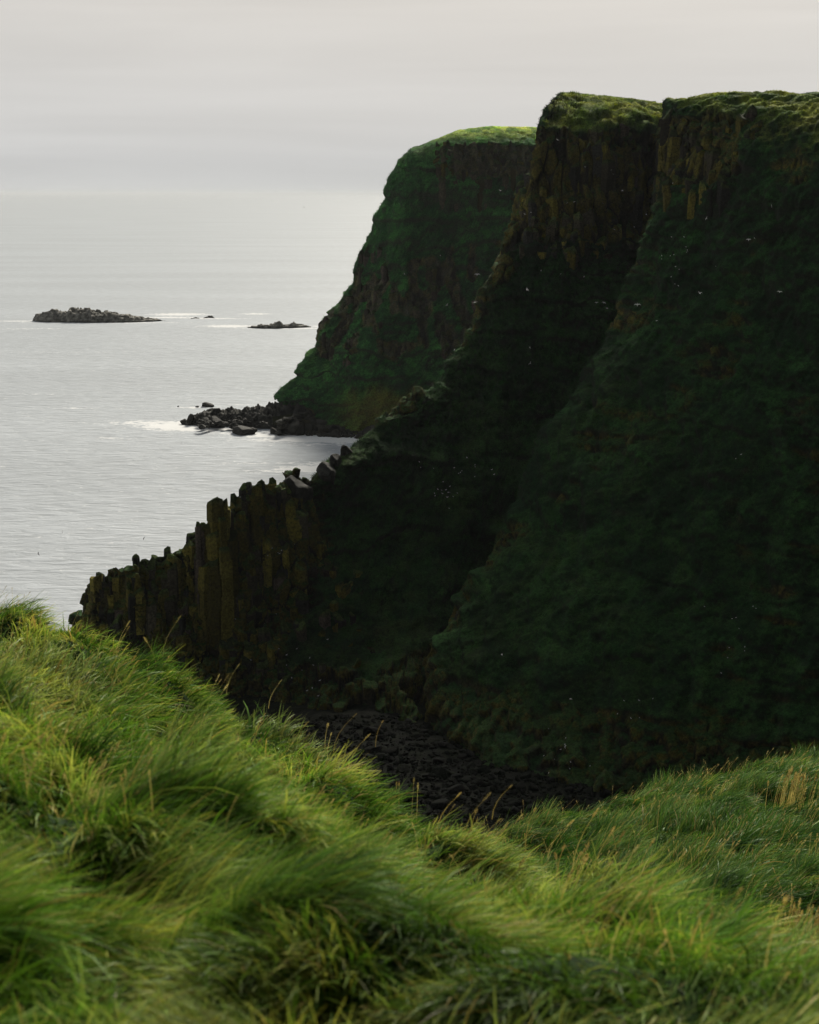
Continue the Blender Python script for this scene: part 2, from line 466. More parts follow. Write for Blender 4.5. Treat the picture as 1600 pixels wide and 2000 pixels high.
o_far = tag(obj('far_headland', me), 'farthest green headland with columns of rock under its flat top, dropping to the rocky point', 'headland', kind='structure')

# --- middle headland: spur that runs down to the jagged sea wall
def middle_headland():
    rows = [  # crest | brow/cliff top | cliff foot | slope | foot
        ((1500, 222, 432), (1500, 300, 415), (1500, 470, 405), (1500, 500, 400), (1500, 520, 395)),
        ((1400, 216, 424), (1400, 290, 408), (1400, 455, 398), (1400, 480, 394), (1400, 500, 390)),
        ((1300, 206, 430), (1300, 275, 392), (1310, 450, 386), (1330, 490, 383), (1340, 520, 380)),
        ((1235, 196, 430), (1240, 262, 388), (1245, 450, 380), (1280, 520, 376), (1310, 570, 372)),
        ((1180, 190, 430), (1185, 262, 385), (1190, 450, 377), (1240, 560, 369), (1285, 630, 362)),
        ((1130, 186, 424), (1135, 265, 385), (1135, 455, 375), (1190, 610, 362), (1250, 700, 352)),
        ((1100, 185, 412), (1090, 262, 385), (1085, 455, 375), (1150, 650, 357), (1215, 770, 343)),
        ((1080, 199, 400), (1065, 268, 385), (1060, 455, 374), (1120, 690, 352), (1180, 840, 336)),
        ((1066, 226, 396), (1058, 285, 384), (1045, 460, 373), (1095, 730, 348), (1140, 910, 329)),
        ((1055, 264, 393), (1043, 320, 383), (1035, 480, 372), (1070, 770, 344), (1105, 970, 322)),
        ((1043, 332, 390), (1040, 380, 382), (1025, 500, 372), (1045, 810, 339), (1070, 1030, 315)),
        ((1018, 400, 386), (1012, 430, 380), (1005, 520, 371), (1020, 850, 335), (1030, 1090, 308)),
        ((985, 480, 380), (985, 510, 375), (980, 570, 367), (985, 900, 329), (980, 1170, 299)),
        ((952, 560, 372), (952, 585, 368), (950, 630, 362), (950, 960, 321), (930, 1260, 289)),
        ((935, 620, 366), (936, 645, 361), (936, 690, 355), (920, 1020, 313), (890, 1330, 280)),
        ((905, 680, 359), (906, 705, 354), (906, 750, 348), (885, 1070, 306), (860, 1390, 272)),
        ((880, 722, 352), (882, 745, 348), (884, 790, 342), (850, 1120, 300), (830, 1440, 264)),
        ((852, 756, 345), (856, 775, 341), (860, 820, 336), (815, 1160, 294), (800, 1475, 258)),
        ((815, 772, 340), (818, 795, 336), (822, 840, 331), (785, 1190, 290), (775, 1480, 256)),
        ((765, 797, 334), (770, 820, 330), (775, 870, 325), (750, 1210, 288), (750, 1475, 257)),
        ((735, 835, 329), (738, 855, 325), (742, 900, 320), (720, 1220, 286), (725, 1470, 258)),
        ((716, 862, 325), (720, 880, 321), (722, 925, 316), (700, 1225, 285), (700, 1460, 259)),
        ((700, 876, 322), (704, 895, 318), (704, 940, 314), (685, 1230, 284), (680, 1455, 260)),
        ((668, 893, 318), (672, 912, 314), (672, 955, 311), (660, 1230, 284), (655, 1450, 261)),
        ((655, 905, 315), (660, 930, 311), (660, 970, 309), (640, 1230, 284), (635, 1445, 262)),
        ((612, 934, 309), (615, 955, 306), (616, 995, 304), (610, 1230, 284), (605, 1440, 263)),
        ((580, 933, 305), (584, 955, 302), (586, 1000, 300), (585, 1230, 284), (582, 1435, 264)),
        ((552, 950, 301), (555, 975, 299), (558, 1020, 298), (560, 1230, 284), (560, 1430, 265)),
        ((544, 964, 300), (548, 985, 298), (550, 1030, 297), (552, 1230, 284), (552, 1428, 266)),
        ((524, 950, 298), (528, 972, 296), (530, 1030, 295), (535, 1230, 284), (535, 1425, 267)),
        ((497, 955, 295), (500, 980, 293), (503, 1040, 292), (508, 1230, 284), (510, 1420, 268)),
        ((478, 975, 293), (481, 1000, 291), (484, 1055, 290), (490, 1230, 284), (495, 1415, 269)),
        ((460, 990, 292), (463, 1015, 290), (466, 1070, 289), (470, 1230, 283), (475, 1410, 270)),
        ((440, 996, 291), (443, 1025, 289), (446, 1080, 288), (450, 1230, 283), (455, 1406, 271)),
        ((400, 1040, 289), (402, 1062, 287), (404, 1110, 286), (408, 1240, 282), (412, 1400, 272)),
        ((372, 1066, 288), (374, 1085, 286), (376, 1130, 285), (380, 1250, 281), (384, 1394, 273)),
        ((350, 1078, 287), (352, 1097, 285), (354, 1140, 284), (357, 1255, 280), (360, 1388, 274)),
        ((322, 1100, 286), (324, 1118, 284), (326, 1160, 283), (329, 1262, 279), (332, 1384, 274)),
        ((300, 1118, 285), (302, 1135, 283), (304, 1172, 282), (306, 1268, 279), (308, 1380, 275)),
        ((280, 1120, 284), (282, 1138, 283), (283, 1175, 282), (286, 1270, 279), (288, 1376, 275)),
        ((250, 1118, 284), (252, 1136, 282), (253, 1175, 281), (256, 1270, 278), (258, 1374, 275)),
        ((215, 1128, 283), (217, 1144, 282), (218, 1180, 281), (220, 1272, 278), (222, 1372, 275)),
        ((196, 1140, 283), (198, 1155, 282), (199, 1188, 281), (201, 1275, 278), (203, 1372, 275)),
        ((181, 1150, 284), (183, 1165, 282), (184, 1195, 281), (186, 1278, 278), (188, 1372, 275)),
        ((177, 1158, 286), (178, 1172, 284), (178, 1200, 283), (178, 1280, 281), (178, 1372, 279)),
        ((174, 1235, 288), (174, 1245, 287), (174, 1260, 286), (174, 1300, 285), (174, 1372, 284)),
        ((170, 1340, 291), (170, 1345, 290), (170, 1350, 290), (170, 1360, 289), (170, 1370, 289)),
    ]
    cols = []
    for r in rows:
        pts = [W(*p) for p in r]
        c = pts[0]
        if pts[-1][2] < 6: pts[-1][2] = -2
        big = float(sm(40, 115, np.array(c[2])))
        back = [np.array((c[0] - 10 + 60 * big, c[1] + 22 + 160 * big, -3)),
                np.array((c[0] - 5 + 22 * big, c[1] + 9 + 70 * big, c[2] * 0.55)),
                np.array((c[0] - 1 + 8 * big, c[1] + 3 + 28 * big, c[2] * (0.90 + 0.09 * big)))]
        cols.append(back + pts)
    def rockfn(P, N):
        x, y, z = P[..., 0], P[..., 1], P[..., 2]
        top = sm(84, 90, z) * (1 - sm(112, 117, z)) * 0.95
        left = (1 - sm(-34, -14, x - 0.10 * z)) * 0.95
        ridge = sm(-6, 2, z - (np.interp(x, [-60, -20, 0, 25, 40], [30, 38, 50, 75, 120]))) * 0.5 * (1 - sm(95, 108, z))
        base = (1 - sm(5, 12, z)) * 0.6
        return np.maximum.reduce([top, left, ridge, base])
    def colfn(P, N, c, rk):
        x, y, z = P[..., 0], P[..., 1], P[..., 2]
        s = sm(0.12, 0.35, fbm(x / 8, y / 8, z / 8, 4, 601) - 0.15) * sm(35, 45, z) * (1 - sm(60, 70, z))
        c = mixc(c, PINK * 0.7, s * rk * 0.8)
        # bright mown-looking turf on the lit dome
        return c
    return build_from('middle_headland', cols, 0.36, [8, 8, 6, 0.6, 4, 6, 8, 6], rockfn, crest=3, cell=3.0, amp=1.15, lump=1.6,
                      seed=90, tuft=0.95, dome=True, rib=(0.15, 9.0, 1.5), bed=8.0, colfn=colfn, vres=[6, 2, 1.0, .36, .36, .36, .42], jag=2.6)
me, Q_MID = middle_headland()
o_mid = tag(obj('middle_headland', me), 'dark spur of cliff with yellow columns under its green top, running down to a jagged sea wall', 'headland', kind='structure')

# --- near right cliff: rows from the plateau over the brow and down; columns from inside the ravine to the far right
def right_cliff():
    prof = [  # left edge px, py, d ; middle ; right of the frame
        ((1306, 196, 366), (1420, 193, 385), (1760, 215, 372)),
        ((1300, 212, 353), (1420, 222, 338), (1760, 262, 302)),
        ((1296, 260, 350), (1410, 300, 328), (1760, 350, 292)),
        ((1290, 320, 348), (1400, 380, 323), (1760, 450, 285)),
        ((1276, 405, 345), (1390, 470, 318), (1760, 560, 278)),
        ((1250, 500, 340), (1375, 570, 311), (1760, 680, 271)),
        ((1222, 580, 334), (1355, 670, 303), (1760, 790, 264)),
        ((1176, 690, 323), (1325, 780, 294), (1760, 900, 257)),
        ((1108, 792, 313), (1285, 890, 285), (1760, 1010, 250)),
        ((1045, 900, 303), (1245, 1000, 276), (1760, 1120, 243)),
        ((1003, 1000, 295), (1210, 1100, 268), (1760, 1230, 236)),
        ((935, 1095, 287), (1170, 1190, 261), (1760, 1330, 230)),
        ((880, 1190, 279), (1130, 1280, 254), (1760, 1430, 224)),
        ((832, 1275, 272), (1090, 1370, 247), (1760, 1520, 218)),
        ((822, 1340, 264), (1060, 1450, 239), (1760, 1600, 212)),
        ((830, 1420, 256), (1040, 1530, 230), (1760, 1680, 206)),
        ((850, 1490, 248), (1030, 1590, 222), (1760, 1740, 201)),
    ]
    rows = []
    for a, b, c in prof:
        A, B, C = W(*a), W(*b), W(*c)
        w1 = A + np.array((4.0, 9, -1.5)); w2 = A + np.array((16, 34, -6)); w3 = A + np.array((40, 70, -12))
        D = C + (C - B) * 1.0 + np.array((0, -20, 0))
        rows.append([w3, w2, w1, A, A * .55 + B * .45 + np.array((0.5, -2.0, 0)), B, B * .5 + C * .5 + np.array((-.5, -3, 0)), C, D])
    # foot under the sea/shore and plateau behind the brow
    last = [p.copy() for p in rows[-1]]
    for p in last: p[2] = -2; p[1] -= 4
    top = [[p + np.array((20 * k, 45 * k + 8, (1.5 * k if k > 0.3 else 0.7) )) for p in rows[0]] for k in (4.0, 1.0, 0.25)]
    sec = [p + np.array((1, 6, 1.0)) for p in rows[0]]
    rows = [r[::-1] for r in top + rows + [last]]
    # loft with u along the row: parameter = arc length of the middle row
    s = arclen(rows[8])
    us = np.arange(0, s[-1], 0.36)
    stations = [[(s[i], r[i]) for i in range(len(s))] for r in rows]
    # smooth across columns by fine resample and gaussian
    P = loft(stations, us, 0.4, [14] * len(rows), [12, 5, 1.2] + [0.42] * (len(rows) - 4))
    # keep the seam off the corner-like columns
    def rockfn(P, N):
        x, y, z = P[..., 0], P[..., 1], P[..., 2]
        top = sm(98, 106, z) * (1 - sm(115, 118, z)) * (1 - sm(70, 78, x)) * 0.72
        edge = sm(20, 50, z) * (1 - sm(0, 6, x - np.interp(z, [0, 35, 60, 100], [8, 22, 42, 60]))) * 0.3
        patches = 0.19 + 0.42 * fbm(x / 20, y / 20, z / 20, 3, 333)
        base = (1 - sm(6, 16, z)) * 0.5
        return np.maximum.reduce([top, edge, patches, base])
    def colfn(P, N, c, rk):
        x, y, z = P[..., 0], P[..., 1], P[..., 2]
        s = sm(0.22, 0.4, fbm(x / 7, y / 7, z / 7, 5, 701, gain=0.65)) * (1 - sm(85, 100, z))
        v = fbm(x / 1.3, y / 1.3, z / 1.3, 3, 702)
        return mixc(c, np.clip(0.6 + 1.5 * v, 0.15, 1.6)[..., None] * PINK * 0.38, s * 0.55)
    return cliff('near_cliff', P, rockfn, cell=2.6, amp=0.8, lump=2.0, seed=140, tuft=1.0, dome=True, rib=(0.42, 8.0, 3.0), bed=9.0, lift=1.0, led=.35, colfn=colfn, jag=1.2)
me, Q_RIGHT = right_cliff()
o_right = tag(obj('near_cliff', me), 'steep near cliff of dark green turf filling the right side under a bright grassy rim', 'cliff', kind='structure')

# ------------------------------------------------------------------ sea
def foam_mask(x, y):
    f = np.zeros_like(x)
    def blob(px, py, rx, ry, s=1.0, rot=0.0):
        nonlocal f
        c = WZ(px, py)
        dx, dy = x - c[0], y - c[1]
        a, b = dx * math.cos(rot) + dy * math.sin(rot), -dx * math.sin(rot) + dy * math.cos(rot)
        f = np.maximum(f, s * np.exp(-((a / rx) ** 2 + (b / ry) ** 2)))
    blob(345, 832, 16, 9, 1.3); blob(320, 826, 26, 7, .8); blob(380, 838, 18, 5, 1.2); blob(420, 838, 22, 4, .75); blob(500, 846, 22, 5, .7)
    blob(590, 851, 22, 5, 1.7); blob(660, 859, 30, 5, 1.9); blob(700, 860, 20, 6, 1.9); blob(560, 851, 16, 4, 1.2); blob(640, 868, 24, 4, .5)
    blob(600, 915, 13, 6, 1.3, .3); blob(575, 920, 16, 4, .7); blob(630, 905, 8, 4, .9); blob(540, 905, 24, 3, .4)
    blob(350, 614, 26, 14, .95); blob(330, 620, 34, 8, .8); blob(450, 637, 22, 12, .95); blob(500, 613, 14, 8, .8)
    blob(200, 630, 62, 7, .7); blob(40, 627, 30, 5, .75); blob(60, 642, 40, 5, .45, .1); blob(420, 622, 30, 6, .7)
    blob(560, 641, 36, 7, .8); blob(622, 637, 12, 5, .7); blob(395, 622, 12, 5, .8)
    blob(150, 797, 20, 3, .35); blob(220, 856, 12, 2.5, .5); blob(60, 770, 26, 2.5, .3); blob(130, 688, 50, 5, .25)
    blob(720, 880, 12, 5, .7); blob(490, 790, 30, 2.5, .3); blob(385, 796, 12, 3, .7)
    return f
def build_sea():
    xs = np.concatenate([-np.geomspace(70000, 460, 40), np.arange(-450, 130, 1.5), np.geomspace(132, 70000, 40)])
    ys = np.concatenate([[-3000, -500, -100, 0, 60, 120, 170], np.arange(200, 700, 1.5), np.geomspace(702, 1500, 300), np.geomspace(1510, 75000, 120)])
    X, Y = np.meshgrid(xs, ys)
    fade = np.clip(1 - (np.abs(X) - 300) / 200, 0, 1) * np.clip((1300 - Y) / 500, 0, 1)
    Z = (0.30 * fbm(X / 26, Y / 10, X * 0, 3, 7) + 0.22 * fbm(X / 8, Y / 4, X * 0, 3, 8)) * fade
    f = foam_mask(X, Y)
    tint = np.stack([f, f, f], -1)
    V = np.stack([X, Y, Z], -1)
    m, nt, N, L = mat_base('sea_water')
    out = N('ShaderNodeOutputMaterial'); b = N('ShaderNodeBsdfPrincipled')
    b.inputs['IOR'].default_value = 1.34; b.inputs['Specular IOR Level'].default_value = .35
    geo = N('ShaderNodeNewGeometry')
    mp = N('ShaderNodeMapping'); mp.inputs['Scale'].default_value = (0.11, 0.32, 1); mp.inputs['Rotation'].default_value = (0, 0, R(8))
    L(geo.outputs['Position'], mp.inputs[0])
    n1 = N('ShaderNodeTexNoise'); n1.inputs['Scale'].default_value = 1.0; n1.inputs['Detail'].default_value = 9; n1.inputs['Roughness'].default_value = 0.62; n1.inputs['Distortion'].default_value = 0.6
    L(mp.outputs[0], n1.inputs['Vector'])
    bp = N('ShaderNodeBump'); bp.inputs['Strength'].default_value = 0.55; bp.inputs['Distance'].default_value = 1.6
    L(n1.outputs[0], bp.inputs['Height']); L(bp.outputs[0], b.inputs['Normal'])
    ln = N('ShaderNodeVectorMath'); ln.operation = 'LENGTH'; L(geo.outputs['Position'], ln.inputs[0])
    fd = N('ShaderNodeMapRange'); fd.inputs[1].default_value = 400; fd.inputs[2].default_value = 3500; fd.inputs[3].default_value = .6; fd.inputs[4].default_value = .04
    L(ln.outputs['Value'], fd.inputs[0]); L(fd.outputs[0], bp.inputs['Strength'])
    # broad wind lanes: smoother and rougher water
    mp2 = N('ShaderNodeMapping'); mp2.inputs['Scale'].default_value = (0.0005, 0.0022, 1)
    L(geo.outputs['Position'], mp2.inputs[0])
    n2 = N('ShaderNodeTexNoise'); n2.inputs['Scale'].default_value = 1.0; n2.inputs['Detail'].default_value = 4
    L(mp2.outputs[0], n2.inputs['Vector'])
    rr = N('ShaderNodeMapRange'); rr.inputs[1].default_value = 0.35; rr.inputs[2].default_value = 0.65; rr.inputs[3].default_value = 0.49; rr.inputs[4].default_value = 0.52
    L(n2.outputs[0], rr.inputs[0]); L(rr.outputs[0], b.inputs['Roughness'])
    # foam
    at = N('ShaderNodeAttribute'); at.attribute_name = 'tint'
    mp3 = N('ShaderNodeMapping'); mp3.inputs['Scale'].default_value = (0.26, 0.42, 1)
    L(geo.outputs['Position'], mp3.inputs[0])
    n3 = N('ShaderNodeTexNoise'); n3.inputs['Scale'].default_value = 1.0; n3.inputs['Detail'].default_value = 8; n3.inputs['Roughness'].default_value = 0.68
    L(mp3.outputs[0], n3.inputs['Vector'])
    ad = N('ShaderNodeMath'); ad.operation = 'ADD'
    nn = N('ShaderNodeMapRange'); nn.inputs[1].default_value = .3; nn.inputs[2].default_value = .7; nn.inputs[3].default_value = -.45; nn.inputs[4].default_value = .75
    L(n3.outputs[0], nn.inputs[0])
    L(at.outputs['Fac'], ad.inputs[0]); L(nn.outputs[0], ad.inputs[1])
    fr = N('ShaderNodeMapRange'); fr.inputs[1].default_value = 0.48; fr.inputs[2].default_value = 0.80
    L(ad.outputs[0], fr.inputs[0])
    foam = N('ShaderNodeBsdfDiffuse'); foam.inputs[0].default_value = (.85, .86, .86, 1)
    b.inputs['Base Color'].default_value = (.30, .32, .33, 1)
    body = N('ShaderNodeBsdfDiffuse'); L(bp.outputs[0], body.inputs['Normal'])
    cr = N('ShaderNodeMapRange'); cr.inputs[1].default_value = .35; cr.inputs[2].default_value = .65; cr.inputs[3].default_value = .84; cr.inputs[4].default_value = 1.1
    L(n1.outputs[0], cr.inputs[0])
    cs = N('ShaderNodeVectorMath'); cs.operation = 'SCALE'; cs.inputs[0].default_value = (.56, .60, .645)
    mp5 = N('ShaderNodeMapping'); mp5.inputs['Scale'].default_value = (.0022, .011, 1); L(geo.outputs['Position'], mp5.inputs[0])
    n5 = N('ShaderNodeTexNoise'); n5.inputs['Scale'].default_value = 1.0; n5.inputs['Detail'].default_value = 5; L(mp5.outputs[0], n5.inputs['Vector'])
    c5 = N('ShaderNodeMapRange'); c5.inputs[1].default_value = .35; c5.inputs[2].default_value = .65; c5.inputs[3].default_value = .93; c5.inputs[4].default_value = 1.04
    L(n5.outputs[0], c5.inputs[0])
    m5 = N('ShaderNodeMath'); m5.operation = 'MULTIPLY'; L(cr.outputs[0], m5.inputs[0]); L(c5.outputs[0], m5.inputs[1])
    L(m5.outputs[0], cs.inputs['Scale']); L(cs.outputs[0], body.inputs['Color'])
    bm_ = N('ShaderNodeMixShader'); bm_.inputs[0].default_value = .68
    L(b.outputs[0], bm_.inputs[1]); L(body.outputs[0], bm_.inputs[2])
    mx = N('ShaderNodeMixShader')
    L(fr.outputs[0], mx.inputs[0]); L(bm_.outputs[0], mx.inputs[1]); L(foam.outputs[0], mx.inputs[2])
    L(mx.outputs[0], out.inputs[0])
    me = np_mesh('sea', V.reshape(-1, 3), grid_faces(len(ys), len(xs)), m, tint.reshape(-1, 3))
    # faces must look up
    o = obj('sea', me)
    return tag(o, 'pale grey sea reaching the hazy horizon', 'sea', kind='structure')
build_sea()

# ------------------------------------------------------------------ rocks
def island(name, pts, h, seed, mat, res=0.5, grey=(.12, .115, .10), dark=0.4):
    """Rock standing out of the sea: pts = [(x, y, half depth, height)...] along its length."""
    p = np.array(pts, float)
    s = arclen(p[:, :2]); us = np.arange(0, s[-1] + res, res)
    cx, cy, hw, ht = (np.interp(us, s, p[:, k]) for k in range(4))
    vs = np.linspace(-1, 1, 46)
    U, Vv = np.meshgrid(us, vs)
    hw_, ht_ = np.broadcast_to(hw, U.shape), np.broadcast_to(ht, U.shape)
    Y = cy + Vv * hw_; X = np.broadcast_to(cx, U.shape).copy()
    prof = (1 - np.abs(Vv) ** 3.0)
    cid, f1, f2, _, _ = vor(X / (h * .28) + Y * .03, Y / (h * .28), seed)
    Z = ht_ * prof * (0.85 + 0.22 * (cid - 0.5) + 0.62 * fbm(X / (h * 1.1), Y / (h * .7), X * 0, 5, seed + 2, gain=.6)) - 0.12 * h * (1 - sm(0, .15, f2 - f1)) * prof
    st = h * .16
    zq = Z / st + .5 * noise(X / 6, Y / 6, X * 0, seed + 8)
    Z = Z * .35 + .65 * st * (np.floor(zq) + sm(.6, 1, zq - np.floor(zq)))
    Z = Z - 1.5 * (1 - prof) - 0.3
    X = X + 0.3 * fbm(X / 2, Y / 2, Z / 2, 3, seed + 4) * h * .2
    Y = Y + 0.3 * fbm(X / 2, Y / 2, Z / 2, 3, seed + 5) * h * .2
    v = fbm(X / 3, Y / 3, Z / 2, 4, seed + 6)
    c = np.array(grey) * np.clip(1.05 + 2.2 * v, .3, 2.4)[..., None]
    c = mixc(np.array((.02, .02, .018)) * np.ones_like(c), c, sm(0.3, 1.6, Z + v))
    return np_mesh(name, np.stack([X, Y, Z], -1).reshape(-1, 3), grid_faces(len(vs), len(us)), mat, c.reshape(-1, 3))
def isl(px0, px1, py, prof, hw, name, label, seed, cat='islet', grey=(.17, .165, .145)):
    base = WZ((px0 + px1) / 2, py)
    d = base[1]
    k = (d * CP + 100 * SP) / F_PX        # metres per photo pixel there
    pts = []
    for t, hpx in prof:
        x = ((px0 + (px1 - px0) * t) - 800) * k
        pts.append((x, d + 4 * math.sin(t * 5 + seed), max(0.6, hw * min(1, hpx / 14 + .3) * min(1, (t + .03) * 9, (1.03 - t) * 9)), hpx * k))
    h = max(q[3] for q in pts)
    me = island(name, pts, h, seed, M_ROCK, res=max(0.25, h * .05), grey=grey)
    return tag(obj(name, me), label, cat)
isl(63, 322, 627, [(0, 6), (.03, 17), (.1, 21), (.17, 29), (.2, 24), (.27, 22), (.3, 28), (.42, 27), (.5, 24), (.62, 20), (.72, 16), (.82, 12), (.92, 7), (1, 3)], 13,
    'rock_islet', 'long grey rock islet with a blocky high end, lying in surf out at sea', 21)
isl(484, 607, 640, [(0, 3), (.08, 6), (.2, 8), (.3, 9), (.45, 13), (.53, 15), (.57, 8), (.64, 9), (.72, 12), (.82, 8), (.92, 6), (1, 2)], 6,
    'rock_islet', 'low grey rock islet nearer the headland with surf at its seaward end', 22)
isl(374, 389, 622, [(0, 2), (.5, 3.2), (1, 2)], 2.4, 'sea_rock', 'flat sliver of rock in the surf between the two islets', 23, 'rock')
isl(398, 420, 621, [(0, 2), (.4, 5), (.7, 5), (1, 2)], 3, 'sea_rock', 'small humped rock in the surf between the two islets', 24, 'rock')

def boulder_mesh(name, seed, angular=0.5):
    import bmesh
    bm = bmesh.new()
    bmesh.ops.create_icosphere(bm, subdivisions=4, radius=1)
    rng = np.random.default_rng(seed)
    co = np.array([v.co[:] for v in bm.verts])
    for _ in range(13):                                  # chop with random planes: flat broken faces
        n = rng.normal(size=3); n /= np.linalg.norm(n)
        k = rng.uniform(.5, .86)
        d = co @ n
        co = co - np.maximum(d - k, 0)[:, None] * n * 0.97
    co = co + 0.10 * np.stack([fbm(co[:, 0] * 1.7 + seed, co[:, 1] * 1.7, co[:, 2] * 1.7, 4, seed + q) for q in (1, 2, 3)], 1)
    for v, c in zip(bm.verts, co): v.co = c
    me = bpy.data.meshes.new(name)
    bm.to_mesh(me); bm.free()
    at = me.color_attributes.new('tint', 'FLOAT_COLOR', 'POINT')
    v = fbm(co[:, 0] * 2 + seed, co[:, 1] * 2, co[:, 2] * 2, 4, seed)
    c = np.ones((len(co), 4), np.float32)
    c[:, :3] = np.array((.030, .030, .026)) * np.clip(0.8 + 1.6 * v, .3, 2)[:, None]
    at.data.foreach_set('color', c.ravel())
    me.polygons.foreach_set('use_smooth', np.ones(len(me.polygons), dtype=bool))
    me.materials.append(M_ROCK)
    return me
BOULDERS = [boulder_mesh('boulder', 300 + k) for k in range(6)]
def boulder(px, py, wpx, hpx, label, group=None, k=None, depth=None, base=None, name='boulder', rot=None):
    b = WZ(px, py, 0.0) if base is None else base
    d = b[1]; kk = (d * CP + 100 * SP) / F_PX
    o = bpy.data.objects.new(name, BOULDERS[random.randrange(6) if k is None else k])
    w, h = wpx * kk, hpx * kk
    o.location = (b[0], b[1] + (depth or w * .4), b[2] + h * .38)
    o.scale = (w * .56, (depth or w * .5), h * .66)
    o.rotation_euler = (random.uniform(-.12, .12), random.uniform(-.12, .12), random.uniform(0, 6.28) if rot is None else rot)
    if rot is None:                                        # keep the footprint when turned
        o.scale = (w * .54, w * .54, h * .66)
    link(o)
    return tag(o, label, 'boulder', group)

# the rocky point: a low causeway with boulders on it
def rock_point():
    top = [(352, 828, 4), (370, 822, 14), (400, 815, 24), (430, 812, 24), (470, 805, 25), (510, 800, 31), (550, 797, 38), (600, 800, 36), (650, 806, 28)]
    rows = []
    for px, py, h in top:
        b = WZ(px, 834 if px < 480 else 836)
        k = (b[1] * CP + 100 * SP) / F_PX
        rows.append((b[0], b[1] + 10, (8 + (px - 350) * .03) if px > 380 else 6, h * k * 1.3))
    return island('rock_causeway', rows, 5.0, 61, M_ROCK, res=0.35, grey=(.03, .03, .026))
tag(obj('rock_causeway', rock_point()), 'low dark causeway of broken rock reaching out from the far headland', 'causeway', kind='structure')
PT = 'boulders along the rocky point'
boulder(357, 829, 15, 11, 'small dark boulder at the very tip of the rocky point')
boulder(371, 831, 24, 22, 'rounded dark boulder second from the tip of the rocky point')
boulder(402, 831, 32, 27, 'tallest peaked boulder near the tip of the rocky point')
boulder(398, 836, 24, 20, 'pale flat-faced boulder at the waterline below the tallest boulder')
boulder(420, 837, 40, 22, 'broad dark boulder at the waterline of the rocky point')
boulder(437, 832, 20, 22, 'squarish boulder leaning on the rocky point above the surf')
boulder(474, 851, 52, 17, 'flat dark boulder standing clear in the surf off the rocky point')
boulder(489, 849, 18, 15, 'blocky boulder on the right of the flat one in the surf')
boulder(534, 849, 17, 13, 'square block of rock at the edge of the surf near the cobble beach')
boulder(546, 851, 22, 9, 'low wedge boulder beside the square block in the surf')
boulder(404, 796, 26, 9, 'low rock awash behind the rocky point')
boulder(385, 796, 8, 3, 'tiny rock awash farther out behind the rocky point')
boulder(348, 795, 4, 3, 'speck of rock alone in the water beyond the tip of the point')
for i in range(120):
    t = random.random()
    px = 380 + 200 * t ** .9
    back = random.random()
    py = 838 + 4 * math.sin(px * .1) - back * (30 + 14 * t) * (0.55 if px < 430 else 1)
    base = WZ(px, py); base[2] = .6 + 3.2 * math.sin(math.pi * min(1, back)) * (.6 + .4 * t)
    if back > .1: base = WZ(px, py, base[2])
    s = random.uniform(6, 15) * (1.15 - .35 * t)
    boulder(px, py, s, s * random.uniform(.35, .7), 'dark broken boulder heaped along the back of the rocky point', PT, base=base)

# cobble beach below the far headland and in the ravine (nobody could count these)
def rubble(name, n, sampler, size, seed, tint, label, rmat=None):
    rng = np.random.default_rng(seed)
    import bmesh
    protos = []
    for k in range(4):
        bm = bmesh.new(); bmesh.ops.create_icosphere(bm, subdivisions=2, radius=1)
        co = np.array([v.co[:] for v in bm.verts]); r = np.random.default_rng(900 + k)
        for _ in range(9):
            nn = r.normal(size=3); nn /= np.linalg.norm(nn); d = co @ nn
            co = co - np.maximum(d - r.uniform(.32, .7), 0)[:, None] * nn
        fa = np.array([[v.index for v in f.verts] for f in bm.faces]); bm.free()
        protos.append((co, fa))
    VV, FF, CC, off = [], [], [], 0
    for i in range(n):
        p = sampler(rng)
        s = size * rng.lognormal(-.15, .62)
        co, fa = protos[rng.integers(4)]
        a = rng.uniform(0, 6.28); ca, sa = math.cos(a), math.sin(a)
        q = co * np.array((1.0, rng.uniform(.6, 1), rng.uniform(.4, .8))) * s
        q = np.stack([q[:, 0] * ca - q[:, 1] * sa, q[:, 0] * sa + q[:, 1] * ca, q[:, 2]], 1) + p
        VV.append(q); FF.append(fa + off); off += len(q)
        c = np.array(tint) * rng.uniform(.4, 1.7) * (np.array((1.0, .95, .6)) if rng.random() < .2 else 1)
        CC.append(np.repeat(c[None], len(q), 0))
    me = np_mesh(name, np.concatenate(VV), np.concatenate(FF), rmat or M_ROCK, np.concatenate(CC), smooth=False)
    return tag(obj(name, me), label, 'rubble', kind='stuff')
def beach_sampler(rng):
    px = rng.uniform(545, 760)
    t = rng.random() ** .8
    lo = np.interp(px, [545, 580, 640, 700, 760], [845, 849, 853, 856, 858]); hi = np.interp(px, [545, 600, 660, 700, 760], [822, 806, 790, 790, 790])
    z = 0.1 + 6.5 * t
    p = WZ(px, lo + (hi - lo) * t, z); p[1] += 0
    return p
rubble('beach_rubble', 2600, beach_sampler, 0.95, 5, (.035, .034, .028), 'grey and mossy cobbles sloping to the surf below the far headland')
